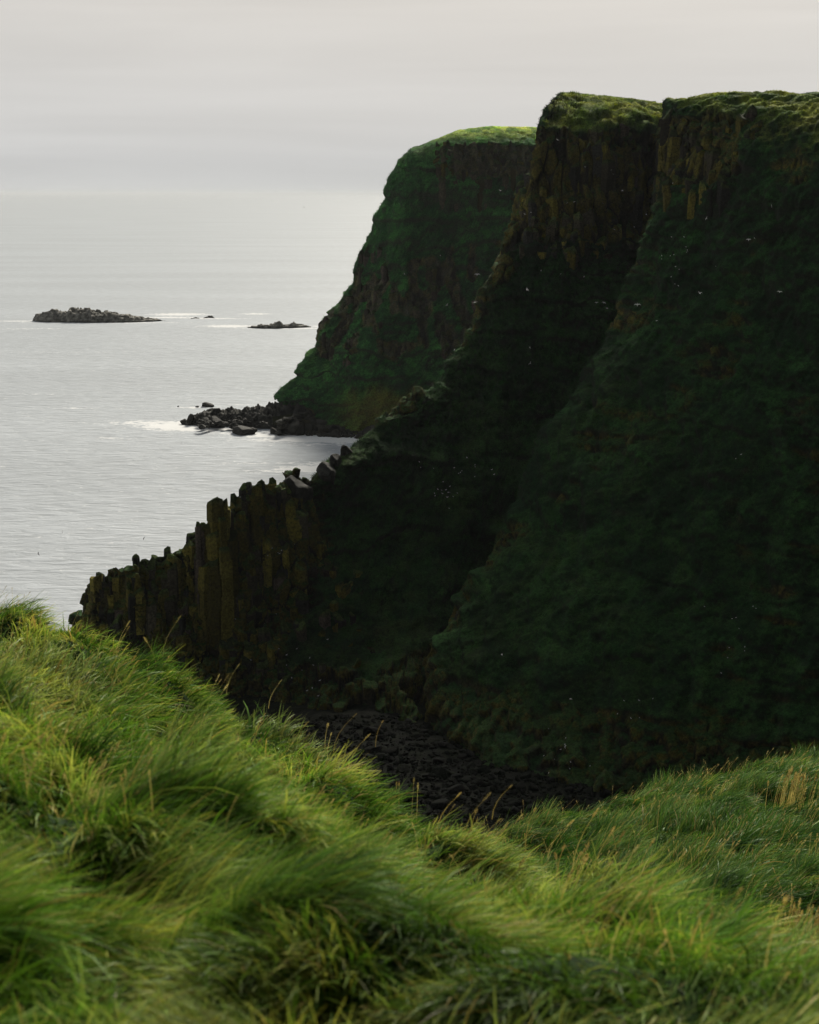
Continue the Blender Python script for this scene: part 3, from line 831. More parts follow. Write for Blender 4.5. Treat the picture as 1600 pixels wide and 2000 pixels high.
def shore():
    top, bot = [], []
    for px in (530, 560, 600, 650, 700, 760, 820, 900):
        lo = np.interp(px, [545, 580, 640, 700, 760], [843, 847, 851, 854, 856]); hi = np.interp(px, [545, 600, 660, 700, 760], [822, 806, 790, 790, 790])
        bot.append(WZ(px, lo, -.8)); top.append(WZ(px, hi - 8, 6.5))
    s = arclen(bot); us = np.arange(0, s[-1], .8)
    P = loft([[(a, p) for a, p in zip(s, top)], [(a, p) for a, p in zip(s, bot)]], us, .8, [2, 2])
    x, y, z = P[..., 0], P[..., 1], P[..., 2]
    P[..., 2] += 0.5 * fbm(x / 3, y / 3, z, 3, 66)
    c = mixc(np.array((.02, .02, .018)), np.array((.035, .04, .014)), sm(1, 5, z + 2 * noise(x / 6, y / 6, z, 67)))
    return np_mesh('shore_slope', P.reshape(-1, 3), grid_faces(*P.shape[:2]), M_ROCK, c.reshape(-1, 3))
tag(obj('shore_slope', shore()), 'bank of stones at the foot of the far headland', 'shore', kind='structure')

# ravine floor between the cliffs
def ravine():
    xs = np.arange(-45, 60, .6); ys = np.arange(150, 300, .6)
    X, Y = np.meshgrid(xs, ys)
    Z = 0.6 + 1.5 * fbm(X / 14, Y / 14, X * 0, 4, 71) + 0.5 * fbm(X / 2, Y / 2, X * 0, 3, 72)
    Z = np.maximum(Z, .25 + .2 * noise(X, Y, X * 0, 74))
    v = fbm(X / 5, Y / 5, X * 0, 4, 73)
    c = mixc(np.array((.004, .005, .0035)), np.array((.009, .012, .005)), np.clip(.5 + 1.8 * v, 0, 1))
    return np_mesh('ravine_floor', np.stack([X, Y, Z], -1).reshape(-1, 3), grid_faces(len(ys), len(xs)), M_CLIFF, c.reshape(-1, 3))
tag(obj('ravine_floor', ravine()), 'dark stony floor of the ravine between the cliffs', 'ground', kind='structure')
def ravine_sampler(rng):
    px, py = rng.uniform(560, 1260), rng.uniform(1395, 1650)
    p = WZ(px, py, 1.2); p[2] += .7 * fbm(p[0:1] / 14, p[1:2] / 14, p[0:1] * 0, 4, 71)[0] * 1.5 - .3
    return p
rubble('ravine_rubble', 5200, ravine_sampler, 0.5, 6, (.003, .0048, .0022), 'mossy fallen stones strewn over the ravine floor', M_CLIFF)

# single rocks that stand up along the ridge of the middle headland
def pinnacle(name, px, py_top, wpx, py_base, d, label, seed, mat=M_CLIFF, lean=0.0, tint=LICHEN, capround=.5):
    top, base = W(px, py_top, d), W(px, py_base, d)
    k = (d * CP + (100 - base[2]) * SP) / F_PX
    r = wpx * k / 2; h = top[2] - base[2]
    na, nz = 72, max(24, int(h / .3))
    A, T = np.meshgrid(np.linspace(0, 2 * math.pi, na + 1), np.linspace(0, 1, nz))
    prof = (1 - np.clip((T - (1 - capround)) / capround, 0, 1) ** 2.6) ** .7 * (1.15 - .2 * T)
    ang = np.abs(np.cos(A * 1.5 + seed)) * .14 + .92
    cr = np.cos(A), np.sin(A)
    f = fbm(cr[0] * 1.2 + seed, cr[1] * 1.2, T * h / r * .35, 4, seed)
    step = .10 * (h01(np.floor(A / 6.2832 * 7 + T * .7).astype(np.int64), np.floor(T * 4 + 2 * noise(A, T * 3, A * 0, seed)).astype(np.int64), seed=seed) - .5)
    rad = r * prof * ang * (1 + .35 * f + step)
    rad[-1] *= 0.02
    X = top[0] + lean * h * T + rad * cr[0]; Y = d + rad * cr[1] * .9; Z = base[2] + h * T + .3 * r * fbm(cr[0], cr[1], T * 4, 3, seed + 3) * (T > .3)
    X[:, -1], Y[:, -1], Z[:, -1] = X[:, 0], Y[:, 0], Z[:, 0]
    v = fbm(X / 1.5, Y / 1.5, Z / 3, 4, seed + 7)
    c = mixc(ROCK_D * 1.2, tint, sm(-.2, .25, v))
    c = mixc(c, GREEN_M, sm(.75, .9, T + .4 * v) * .8)
    s = sm(.1, .3, fbm(X / 2, Y / 2, Z / 2, 3, seed + 9)) * (cr[0] < .1)
    c = mixc(c, PALE * .7, s * .7)
    me = np_mesh(name, np.stack([X, Y, Z], -1).reshape(-1, 3), grid_faces(nz, na + 1), mat, c.reshape(-1, 3))
    return tag(obj(name, me), label, 'rock pillar' if name == 'rock_pillar' else 'rock')

def prisms(items, seed):
    """Angular stone columns: items = (x, y, z0, z1, radius, tint); each is a stack of slightly shifted many-sided blocks."""
    rng = np.random.default_rng(seed)
    V, F, C, off = [], [], [], 0
    for x, y, z0, z1, r, tint in items:
        n = int(rng.integers(5, 8)); a0 = rng.uniform(0, 6.28)
        ang = a0 + (np.arange(n) + rng.uniform(-.22, .22, n)) * 2 * math.pi / n
        rr = r * rng.uniform(.8, 1.15, n)
        z = z0; lean = rng.normal(0, .025, 2); tone = rng.uniform(.45, 1.45); base = np.array(tint) * tone
        zs = [z0]
        while zs[-1] < z1 - .6 * r: zs.append(min(z1, zs[-1] + r * rng.uniform(1.2, 4.0)))
        if zs[-1] < z1: zs.append(z1)
        for k in range(len(zs) - 1):
            a, b = zs[k], zs[k + 1]
            sh = rng.normal(0, .07 * r, 2); sc = rng.uniform(.88, 1.06); rot = rng.normal(0, .07)
            last = k == len(zs) - 2; cap = rng.uniform(.3, .85)
            ring = []
            levels = ((a, .97), (a + .1 * r, 1.0), (b - .15 * r, 1.0), (b, .93)) if not last else ((a, .97), (a + .1 * r, 1.0), (b - .7 * r, .97), (b - .12 * r, .86), (b, cap))
            tilt = rng.normal(0, .45, 2) if last else (0, 0)
            for zz, q in levels:
                px = x + sh[0] + lean[0] * (zz - z0) + rr * sc * q * np.cos(ang + rot); py = y + sh[1] + lean[1] * (zz - z0) + rr * sc * q * np.sin(ang + rot)
                dz = (tilt[0] * np.cos(ang) + tilt[1] * np.sin(ang)) * r * (zz > b - .6 * r)
                ring.append(np.stack([px, py, zz + dz], 1))
            m = len(ring)
            V.append(np.concatenate(ring))
            for l in range(m - 1):
                for q in range(n):
                    F.append((off + l * n + q, off + l * n + (q + 1) % n, off + (l + 1) * n + (q + 1) % n, off + (l + 1) * n + q))
            t0 = off + (m - 1) * n
            for q in range(1, n - 1, 2):
                F.append((t0, t0 + q, t0 + q + 1, t0 + min(q + 2, n - 1)) if q + 2 < n else (t0, t0 + q, t0 + q + 1, t0 + q + 1))
            c = np.repeat((base * rng.uniform(.75, 1.25))[None], m * n, 0)
            if last: c[-2 * n:] = np.array((.030, .045, .012)) * rng.uniform(.5, 1.6)
            C.append(c); off += m * n
    return np.concatenate(V), F, np.concatenate(C)
def prism_mesh(name, items, seed, mat, mul=1.0):
    V, F, C = prisms(items, seed); C = C * mul
    me = bpy.data.meshes.new(name)
    me.from_pydata([tuple(v) for v in V], [], [f if f[2] != f[3] else f[:3] for f in F])
    at = me.color_attributes.new('tint', 'FLOAT_COLOR', 'POINT')
    c = np.ones((len(V), 4), np.float32); c[:, :3] = C
    at.data.foreach_set('color', c.ravel())
    me.materials.append(mat)
    return me
def bvh_of(Q, k=2):
    q = Q[::k, ::k, :3]
    return BVHTree.FromPolygons([Vector(v) for v in q.reshape(-1, 3).tolist()], grid_faces(*q.shape[:2]).tolist())
T_MID, T_RIGHT, T_FAR = bvh_of(Q_MID), bvh_of(Q_RIGHT), bvh_of(Q_FAR)
def rock_tint(rng):
    k = rng.random()
    return ROCK_B if k < .25 else ROCK_D * 1.3 if k < .5 else LICHEN * .9 if k < .95 else PINK * .5
def column_zone(tree, x0, x1, y0, y1, step, mask, seed, rise, r0, deep=9, jagn=0.0):
    rng = np.random.default_rng(seed); items = []
    for gy in np.arange(y0, y1, step * .87):
        for gx in np.arange(x0, x1, step):
            x, y = gx + rng.normal(0, .22 * step), gy + rng.normal(0, .22 * step)
            hit = tree.ray_cast(Vector((x, y, 300)), Vector((0, 0, -1)))
            if hit[0] is None: continue
            z = hit[0].z; up = abs(hit[1].z)
            w = mask(x, y, z)
            if w <= 0 or rng.random() > w or up > .93: continue
            items.append((x, y, z - deep, z + rng.uniform(*rise) * (1.15 - up * .5) + jagn * nz1(x / 2.6, y / 2.6, 0, seed), r0 * rng.uniform(.6, 1.4), rock_tint(rng)))
    return items
def nz1(x, y, z, s): return float(noise(np.array([x]), np.array([y]), np.array([z]), s)[0])
it = column_zone(T_MID, -66, -8, 262, 300, 1.55, lambda x, y, z: (z > 3) * (1.0 if x < -30 else max(0, .85 - (x + 30) * .035)), 401, (-1.2, 1.2), 1.08, 9, 3.6)
it += column_zone(T_MID, 30, 84, 366, 400, 2.3, lambda x, y, z: (1.0 if 84 < z < 114 + 9 * nz1(x / 7, y / 7, 0, 15) else 0) * (.9 if nz1(x / 14, y / 14, z / 7, 5) > -.22 else .15), 402, (-1.0, 2.0), 1.35)
c = obj('basalt_columns', prism_mesh('basalt_columns', it, 403, M_CLIFF, 1.5), o_mid); c['kind'] = 'stuff'  # tints raised to paint in the skylight on the upper columns
it = column_zone(T_FAR, -40, 90, 596, 668, 2.3, lambda x, y, z: (.95 if 104 < z < 121 and x > 12 else 0) + (.5 if 28 < z < 72 - x * .3 and nz1(x / 6, y / 8, z / 55, 78) > .04 else 0), 404, (-.8, 1.8), 1.45, 14)
it = [(*q[:5], ROCK_B * 1.5 if k % 3 else (LICHEN * .55 if q[3] > 95 else PINK * .6)) for k, q in enumerate(it)]
c = obj('basalt_columns', prism_mesh('basalt_columns', it, 405, M_FARCLIFF), o_far); c['kind'] = 'stuff'
it = column_zone(T_RIGHT, 58, 77, 318, 362, 2.0, lambda x, y, z: (.8 if 100 < z < 117 and nz1(x / 8, y / 8, z / 6, 7) > -.1 else 0), 406, (-.6, 1.6), 1.3, 6)
c = obj('basalt_columns', prism_mesh('basalt_columns', it, 407, M_CLIFF), o_right); c['kind'] = 'stuff'
def pillar(px, py_top, wpx, d, parts, label, seed, tint):
    """A standing rock made of a few fused column blocks: parts = (dx, dtop, width share)."""
    top = W(px, py_top, d); k = (d * CP + (100 - top[2]) * SP) / F_PX; r = wpx * k / 2
    items = [(top[0] + dx * r, d + dy * r, top[2] - 30, top[2] - dt * r, r * w, tint) for dx, dy, dt, w in parts]
    return tag(obj('rock_pillar', prism_mesh('rock_pillar', items, seed, M_CLIFF)), label, 'rock pillar')
pillar(420, 973, 58, 284, [(0, 0, 0, .52), (.35, .3, .35, .5), (-.3, .1, .6, .5), (-.55, -.2, 1.7, .5), (.1, -.5, 2.2, .6), (.7, -.1, 1.2, .45), (-.1, -.9, 4.0, .7), (.6, -.7, 3.2, .6), (-.8, -.7, 4.4, .6), (1.1, -.2, 2.6, .5)], 'tall blocky rock pillar standing highest on the jagged ridge above the grass', 31, LICHEN)
pillar(388, 1030, 17, 282, [(0, 0, 0, .8), (.5, .3, .8, .7)], 'narrow pale pink slab leaning on the left side of the tall blocky pillar', 32, PINK * 1.5)
pillar(452, 990, 18, 289, [(0, 0, 0, .8), (.6, 0, .8, .8)], 'short dark pillar on the right shoulder of the tall blocky pillar', 33, ROCK_B)
pillar(161, 1229, 12, 280, [(0, 0, 0, .9), (-.4, .2, 1, .6)], 'short rock stub standing in front of the seaward end of the wall', 37, ROCK_B)
def ridge_rock(px, py, wpx, hpx, d, label, k, tint_mul=1):
    b = W(px, py, d); kk = (d * CP + (100 - b[2]) * SP) / F_PX
    o = bpy.data.objects.new('boulder', BOULDERS[k]); o.location = b
    o.scale = (wpx * kk * .55, wpx * kk * .5, hpx * kk * .6); o.rotation_euler = (.1, -.15, k)
    link(o); return tag(o, label, 'boulder')
ridge_rock(677, 886, 26, 32, 319, 'upright rock perched on the ridge where it meets the surf', 0)
ridge_rock(580, 962, 66, 62, 302, 'wide dark dome of rock on the ridge beside the white surf', 1)
ridge_rock(640, 930, 52, 54, 309, 'big boulder set in the ridge right of the dark dome', 2)
ridge_rock(655, 905, 30, 34, 313, 'smaller boulder stacked behind the big one on the ridge', 3)

# grass, ferns and moss growing on the cliffs
def cliff_growth(name, Q, n, ln, wd, seed, label, rows, bright=1.0, mat=None):
    rng = np.random.default_rng(seed)
    G = Q[rows]
    def w(c): return (c[..., 6] < .6) * (c[..., 2] > 3) * (.15 + np.clip(c[..., 9], 0, 1)) * (.25 + 1.5 * np.clip(noise(c[..., 0] / 2.2, c[..., 1] / 2.2, c[..., 2] / 1.8, seed) + .3, 0, 1))
    r = sample_grid(G, n, w, rng)
    N = r[:, 7:10]
    az_ = np.arctan2(N[:, 1], N[:, 0]) + rng.normal(0, .7, n)
    dirs = np.stack([np.cos(az_), np.sin(az_)], 1)
    cl = np.clip(.95 + 2.2 * fbm(r[:, 0] / 1.7, r[:, 1] / 1.7, r[:, 2] / 1.3, 3, seed + 1) + 2.0 * fbm(r[:, 0] / 9, r[:, 1] / 9, r[:, 2] / 6, 3, seed + 2) + rng.normal(0, .5, n), .08, 3.2)
    c0 = r[:, 3:6] * cl[:, None] * bright
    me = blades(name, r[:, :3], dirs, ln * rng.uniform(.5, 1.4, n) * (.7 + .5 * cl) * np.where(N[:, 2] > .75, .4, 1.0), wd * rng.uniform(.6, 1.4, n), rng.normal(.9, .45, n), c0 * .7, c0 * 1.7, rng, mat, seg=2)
    return tag(obj(name, me), label, 'grass', kind='stuff')
def with_normals(Q):
    return np.concatenate([Q, grid_normals(Q[..., :3])], -1)
# ------------------------------------------------------------------ foreground hills
def near_hill():
    sil = [(-500, 1040, 15), (-250, 1090, 14), (0, 1195, 13), (100, 1250, 12.4), (160, 1275, 12), (220, 1305, 11.6), (330, 1358, 11), (500, 1428, 10), (600, 1500, 9.5), (700, 1565, 9),
           (830, 1618, 8.5), (1000, 1655, 8), (1100, 1700, 7.6), (1250, 1760, 7.1), (1400, 1808, 6.6), (1500, 1845, 6.2), (1600, 1905, 5.8), (1850, 1990, 5.2), (2100, 2070, 4.8)]
    cols = []
    for px, py, d in sil:
        c = W(px, py, d); c[2] -= np.interp(px, [-500, 0, 300, 800, 1100, 1600], [.40, .36, .24, .38, .42, .34])
        a0 = XZ(px, 1.0, 98.75); a1 = XZ(px, 2.2, 98.45)
        a0 = np.array((a0[0] * 2.2, -2.5, 98.8)); a1[0] *= 1.15
        f = (px + 500) / 2600
        mid = a1 * .5 + c * .5 + np.array((0, 0, .0))
        e1 = c + np.array((c[0] * .1, 2.0, -1.1)); e2 = c + np.array((c[0] * .2, 4.5, -4.6 + 0))
        e3 = c + np.array((c[0] * .5, 12, -26)); e4 = c + np.array((c[0] * 1., 30, -100))
        cols.append([a0, a1, mid, c, e1, e2, e3, e4])
    s = arclen([c[3] for c in cols]); us = np.arange(0, s[-1], .07)
    P = loft([[(s[i], cols[i][k]) for i in range(len(cols))] for k in range(8)], us, .07, [20, 12, 10, 6, 8, 10, 20, 20], [.1, .07, .07, .07, .1, .8, 4])
    x, y, z = P[..., 0], P[..., 1], P[..., 2]
    w = np.clip((y - .5) / 2, 0, 1) * np.clip((z - 80) / 10, 0, 1)
    wx, wy = x + .35 * noise(x, y, z * 0, 3), y + .35 * noise(x, y, z * 0, 4)
    D = .36 * fbm(wx / 1.3 + wy / 3.4, wy / .9, x * 0, 3, 81) + .22 * fbm(wx / .5, wy / .45, x * 0, 3, 82)
    _, t1, t2, _, _ = vor(wx / .75 + .3 * noise(x / .5, y / .5, x * 0, 6), wy / .55, 83)
    D = D * .75 + .24 * (1 - 2.2 * t1 ** 2) * np.clip(1 + 1.5 * noise(x / 2, y / 2, x * 0, 7), .2, 1.6)
    # named hollows seen in the turf: dark pockets under overhanging tussocks
    for px, py, d, rr, dep in ((745, 1665, 7.0, .40, .48), (700, 1935, 3.2, .30, .22), (60, 1620, 4.9, .32, .26), (120, 1330, 9.5, .6, .3), (1240, 1850, 4.6, .4, .22), (950, 1880, 4.0, .35, .2)):
        q = W(px, py, d)
        D -= dep * np.exp(-(((x - q[0]) / (rr * 1.2)) ** 2 + ((y - q[1]) / (rr * .8)) ** 2))
        D += dep * .35 * np.exp(-(((x - q[0]) / (rr * 1.3)) ** 2 + ((y - q[1] - rr * 1.3) / (rr * .7)) ** 2))
    for _ in range(5):
        D[1:-1, 1:-1] = (D[1:-1, 1:-1] * 4 + D[:-2, 1:-1] + D[2:, 1:-1] + D[1:-1, :-2] + D[1:-1, 2:]) / 8
    P[..., 2] += w * D * 1.1
    return P
def right_hill():
    sil = [(850, 1700, 19), (930, 1655, 19.5), (1000, 1618, 21), (1060, 1590, 22), (1200, 1572, 23), (1330, 1532, 25), (1400, 1500, 26), (1500, 1484, 27), (1600, 1479, 28), (1800, 1472, 29), (2300, 1465, 31)]
    cols = []
    for px, py, d in sil:
        c = W(px, py, d); c[2] -= .32
        f = min(1, max(0, (px - 900) / 250))
        near = XZ(px, 7.5, 91.2 - 4 * (1 - f)); mid = XZ(px, 13.5, 92.0 - 1.6 * (1 - f)); m2 = mid * .45 + c * .55 + np.array((0, 0, .25 * f))
        e1 = c + np.array((.4, 2.2, -.9)); e2 = c + np.array((1, 5, -4)); e3 = c + np.array((2, 14, -30)); e4 = c + np.array((6, 36, -95))
        cols.append([near, mid, m2, c, e1, e2, e3, e4])
    # the left flank drops away into the ravine
    L0 = [p + np.array((-3.5, 0, -9.0)) for p in cols[0]]
    L1 = [p + np.array((-8.0, 2, -40.0)) for p in cols[0]]
    cols = [L1, L0] + cols
    s = arclen([c[3] for c in cols]); us = np.arange(0, s[-1], .12)
    P = loft([[(s[i], cols[i][k]) for i in range(len(cols))] for k in range(8)], us, .12, [8, 8, 6, 3, 4, 8, 10, 10], [.2, .12, .12, .12, .2, 1.5, 5])
    x, y, z = P[..., 0], P[..., 1], P[..., 2]
    w = np.clip((z - 84) / 4, 0, 1)
    a = x * .55 + y * .83; b = -x * .83 + y * .55
    D = .55 * fbm(a / 2.4 + .25 * noise(x, y, z * 0, 5), b / 1.2, x * 0, 3, 91, ridged=False) + .12 * fbm(x / .7, y / .7, x * 0, 3, 92)
    P[..., 2] += w * D
    return P
G1, G2 = near_hill(), right_hill()
SOILC = np.array((.014, .034, .008))
for nm, P, lab in (('near_hill', G1, 'wind-combed grassy slope dropping from the viewer to the cliff edge'), ('grassy_bench', G2, 'lower grassy shoulder beyond the near slope on the right')):
    me = np_mesh(nm, P.reshape(-1, 3), grid_faces(*P.shape[:2]), M_SOIL, np.broadcast_to(SOILC, (P.shape[0] * P.shape[1], 3)))
    tag(obj(nm, me), lab, 'hill', kind='structure')

# ------------------------------------------------------------------ grass
def sample_grid(P, n, weight, rng):
    a, b, c, d = P[:-1, :-1], P[1:, :-1], P[1:, 1:], P[:-1, 1:]
    area = np.linalg.norm(np.cross((c - a)[..., :3], (b - d)[..., :3]), axis=2) * .5
    ctr = (a + b + c + d) / 4
    w = area * weight(ctr)
    w = w.ravel(); w /= w.sum()
    idx = rng.choice(len(w), size=n, p=w)
    i, j = np.divmod(idx, P.shape[1] - 1)
    u, v = rng.random((n, 1)), rng.random((n, 1))
    return P[i, j] * (1 - u) * (1 - v) + P[i + 1, j] * u * (1 - v) + P[i + 1, j + 1] * u * v + P[i, j + 1] * (1 - u) * v
def blades(name, root, dirs, length, width, stiff, col0, col1, rng, mat, seg=4, smooth=True, tipk=1.7):
    """Ribbons that rise from their root and lie over along dirs."""
    n = len(root)
    t = np.linspace(0, 1, seg + 1)
    # elevation angle along the blade: from a0 to a1
    a0 = stiff[:, None]; a1 = (stiff - rng.uniform(.5, 1.8, n))[:, None]
    ang = a0 + (a1 - a0) * t[None] ** .8
    st = (length / seg)[:, None]
    dxy = np.cos(ang) * st; dz = np.sin(ang) * st
    cx = np.cumsum(np.concatenate([np.zeros((n, 1)), dxy[:, :-1]], 1), 1); cz = np.cumsum(np.concatenate([np.zeros((n, 1)), dz[:, :-1]], 1), 1)
    wob = (rng.normal(0, .18, (n, 1)) * t[None] ** 2) * length[:, None]
    side = np.stack([-dirs[:, 1], dirs[:, 0]], 1)
    px = root[:, 0:1] + cx * dirs[:, 0:1] + wob * side[:, 0:1]
    py = root[:, 1:2] + cx * dirs[:, 1:2] + wob * side[:, 1:2]
    pz = root[:, 2:3] - .03 + cz
    C = np.stack([px, py, pz], -1)                        # n, seg+1, 3
    ra = rng.uniform(-1.1, 1.1, n)
    wv = np.stack([side[:, 0] * np.cos(ra), side[:, 1] * np.cos(ra), np.sin(ra)], 1)[:, None, :]
    wt = (width[:, None] * (1 - t[None] ** 1.6 * .93))[..., None] * .5
    V = np.stack([C - wv * wt, C + wv * wt], 2).reshape(-1, 3)
    i = (np.arange(n) * (seg + 1) * 2)[:, None] + (np.arange(seg) * 2)[None]
    F = np.stack([i, i + 1, i + 3, i + 2], -1).reshape(-1, 4)
    tc = (t ** tipk)[None, :, None]
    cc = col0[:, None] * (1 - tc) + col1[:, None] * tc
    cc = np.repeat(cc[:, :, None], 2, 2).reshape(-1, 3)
    return np_mesh(name, V, F, mat, cc, smooth=smooth)
def flow(p, seed, base_az, spread, scale):
    a = base_az + spread * fbm(p[:, 0] / scale, p[:, 1] / scale, p[:, 0] * 0, 3, seed) * 3.0
    return a
GR_LOW = np.array((.012, .052, .006)); GR_TIP = np.array((.21, .45, .065)); GR_YEL = np.array((.78, .80, .27)); GR_GREY = np.array((.66, .80, .38)); STRAW = np.array((.55, .42, .17))  # dark roots and pale dry tips also carry painted shade and highlights
def turf(name, P, n, weight, L0, W0, seed, base_az, label, scale=1.0, spread=.9, rich=1.0):
    rng = np.random.default_rng(seed)
    r = sample_grid(P, n, weight, rng)
    az_ = flow(r, seed, base_az, spread, 1.6 * scale)
    clump, cf1, cf2, _, _ = vor(r[:, 0] / (.40 * scale) + .6 * noise(r[:, 0] / .3, r[:, 1] / .3, r[:, 0] * 0, seed), r[:, 1] / (.32 * scale), seed)
    edge = sm(0, .4, cf2 - cf1)
    az_ = az_ + (clump - .5) * 2.6 + rng.normal(0, .32, n)
    dirs = np.stack([np.cos(az_), np.sin(az_)], 1)
    dist = np.linalg.norm(r - np.array((0, 0, CAM_Z)), axis=1)
    ln = L0 * (0.55 + .75 * clump) * rng.uniform(.6, 1.2, n) * (.5 + .65 * edge)
    wd = W0 * (dist / 6) ** .75 * rng.uniform(.6, 1.3, n) * np.where(rng.random(n) < .12, 1.9, 1.0)
    stiff = 1.15 + .35 * fbm(r[:, 0] / .8, r[:, 1] / .8, r[:, 0] * 0, 2, seed + 3) * 2 + rng.normal(0, .22, n)
    v = fbm(r[:, 0] / (1.3 * scale), r[:, 1] / (.8 * scale), r[:, 0] * 0, 3, seed + 4)
    v2 = fbm(r[:, 0] / (.4 * scale), r[:, 1] / (.4 * scale), r[:, 0] * 0, 2, seed + 5)
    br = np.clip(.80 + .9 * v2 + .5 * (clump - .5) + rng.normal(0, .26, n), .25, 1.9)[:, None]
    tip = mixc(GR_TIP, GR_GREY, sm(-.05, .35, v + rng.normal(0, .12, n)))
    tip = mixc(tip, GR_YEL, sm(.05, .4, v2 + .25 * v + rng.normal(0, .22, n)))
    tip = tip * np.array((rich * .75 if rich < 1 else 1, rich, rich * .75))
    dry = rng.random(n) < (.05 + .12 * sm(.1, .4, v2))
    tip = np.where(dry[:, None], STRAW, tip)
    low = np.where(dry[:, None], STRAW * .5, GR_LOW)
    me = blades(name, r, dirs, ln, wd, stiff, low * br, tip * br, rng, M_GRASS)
    return tag(obj(name, me), label, 'grass', kind='stuff')
def w_near(c):
    d2 = (c ** 2 * np.array((1, 1, 0))).sum(-1)
    return (c[..., 2] > 92) * (c[..., 1] > 1.2) / np.clip(d2, 6, 400) ** .82 * (np.abs(c[..., 0]) < .42 * c[..., 1] + 1.5)
def w_far(c):
    return (c[..., 2] > 86) * (c[..., 1] > 10) * (c[..., 0] > 0) * (c[..., 0] < .36 * c[..., 1] + 2) / np.clip(c[..., 1], 8, 60)
M_GROWTH = grass_material('cliff_growth_leaf', .25)
def front_rows(Q, lo):
    return slice(lo, None)
for nm, Q, n, ln, wd, sd, lab, lo in (('cliff_grass', Q_MID, 240000, .50, .11, 431, 'dark tussocks and ferns on the spur of the middle headland', 30),
                                  ('cliff_grass', Q_RIGHT, 300000, .45, .10, 432, 'dark tussocks and ferns on the near cliff', 20),
                                  ('cliff_grass', Q_FAR, 150000, .6, .18, 433, 'dark green tussocks on the far headland', 20)):
    cliff_growth(nm, with_normals(Q), n, ln, wd, sd, lab, front_rows(Q, lo), mat=M_GROWTH)
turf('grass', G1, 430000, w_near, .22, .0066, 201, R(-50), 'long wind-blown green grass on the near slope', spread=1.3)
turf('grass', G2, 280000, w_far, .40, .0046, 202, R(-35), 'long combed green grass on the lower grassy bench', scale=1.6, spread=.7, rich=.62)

# stalks with seed heads
def stalks(name, root, dirs, height, rng, col, head=.06, stemw=.0022, label=None, kind='stuff', cat='grass', lean=.35, dense=16):
    n = len(root)
    V, F, C = [], [], []
    seg = 4
    t = np.linspace(0, 1, seg + 1)
    ht = height[:, None]
    off = lean * ht * t[None] ** 1.8
    Cn = np.stack([root[:, 0:1] + dirs[:, 0:1] * off, root[:, 1:2] + dirs[:, 1:2] * off, root[:, 2:3] + ht * (t[None] - .12 * lean * t[None] ** 2)], -1)
    wv = np.array((1.0, 0, 0)); 
    wd = (stemw * (1 - .5 * t))[None, :, None] * np.ones((n, 1, 1))
    Va = np.stack([Cn - wv * wd, Cn + wv * wd], 2).reshape(-1, 3)
    i = (np.arange(n) * (seg + 1) * 2)[:, None] + (np.arange(seg) * 2)[None]
    Fa = np.stack([i, i + 1, i + 3, i + 2], -1).reshape(-1, 4)
    V.append(Va); F.append(Fa); C.append(np.repeat((col * .8)[:, None], (seg + 1) * 2, 1).reshape(-1, 3))
    base = len(Va)
    axis = Cn[:, -1] - Cn[:, -2]; axis /= np.linalg.norm(axis, axis=1, keepdims=True)
    # spikelets: small pointed quads round the end of the stem
    m = dense
    k = rng.random((n, m))
    hd = (head * rng.uniform(.7, 1.3, n))[:, None]
    pos = Cn[:, -1][:, None] + axis[:, None] * (hd * (k - .25))[..., None]
    a = rng.uniform(0, 6.283, (n, m))
    rad = .16 * hd * np.sin(np.clip(k, .05, .98) * 3.1) ** .7
    o = np.stack([np.cos(a) * rad, np.sin(a) * rad, rad * .3], -1)
    ax = axis[:, None] * (hd * .13)[..., None]
    sd = np.stack([-np.sin(a), np.cos(a), 0 * a], -1) * (hd * .06)[..., None]
    q = np.stack([pos, pos + o * .6 + sd + ax * .5, pos + o + ax * 1.6, pos + o * .6 - sd + ax * .5], 2)
    Vb = q.reshape(-1, 3); Fb = np.arange(len(Vb)).reshape(-1, 4) + base
    V.append(Vb); F.append(Fb)
    cb = col[:, None, None] * rng.uniform(.7, 1.3, (n, m, 1, 1)) * np.ones((1, 1, 4, 1))
    C.append(cb.reshape(-1, 3))
    me = np_mesh(name, np.concatenate(V), np.concatenate(F), M_STRAW, np.concatenate(C), smooth=False)
    return tag(obj(name, me), label, cat, kind=kind)
def straw_cols(n, rng):
    a = rng.random((n, 1))
    return (np.array((.50, .38, .17)) * (1 - a) + np.array((.62, .55, .30)) * a) * rng.uniform(.6, 1.15, (n, 1))
def seed_field(name, P, n, weight, h, head, seed, label, stemw, lean=.4):
    rng = np.random.default_rng(seed)
    def w2(c):
        m = sm(.02, .3, fbm(c[..., 0] / 1.5, c[..., 1] / 1.5, c[..., 0] * 0, 3, seed))
        return weight(c) * (.08 + m) * np.clip((c[..., 1] - 2.2) / 4, .08, 1)
    r = sample_grid(P, n, w2, rng)
    a = R(-38) + rng.normal(0, 1.1, n)
    return stalks(name, r, np.stack([np.cos(a), np.sin(a)], 1), h * rng.uniform(.6, 1.15, n), rng, straw_cols(n, rng), head, stemw, label, lean=lean)
seed_field('dry_grass', G1, 2200, w_near, .19, .030, 211, 'scattered tan seed heads standing out of the near grass', .0012)
seed_field('dry_grass', G2, 1300, w_far, .46, .07, 212, 'straw-coloured seed heads over the lower grassy bench', .0022)

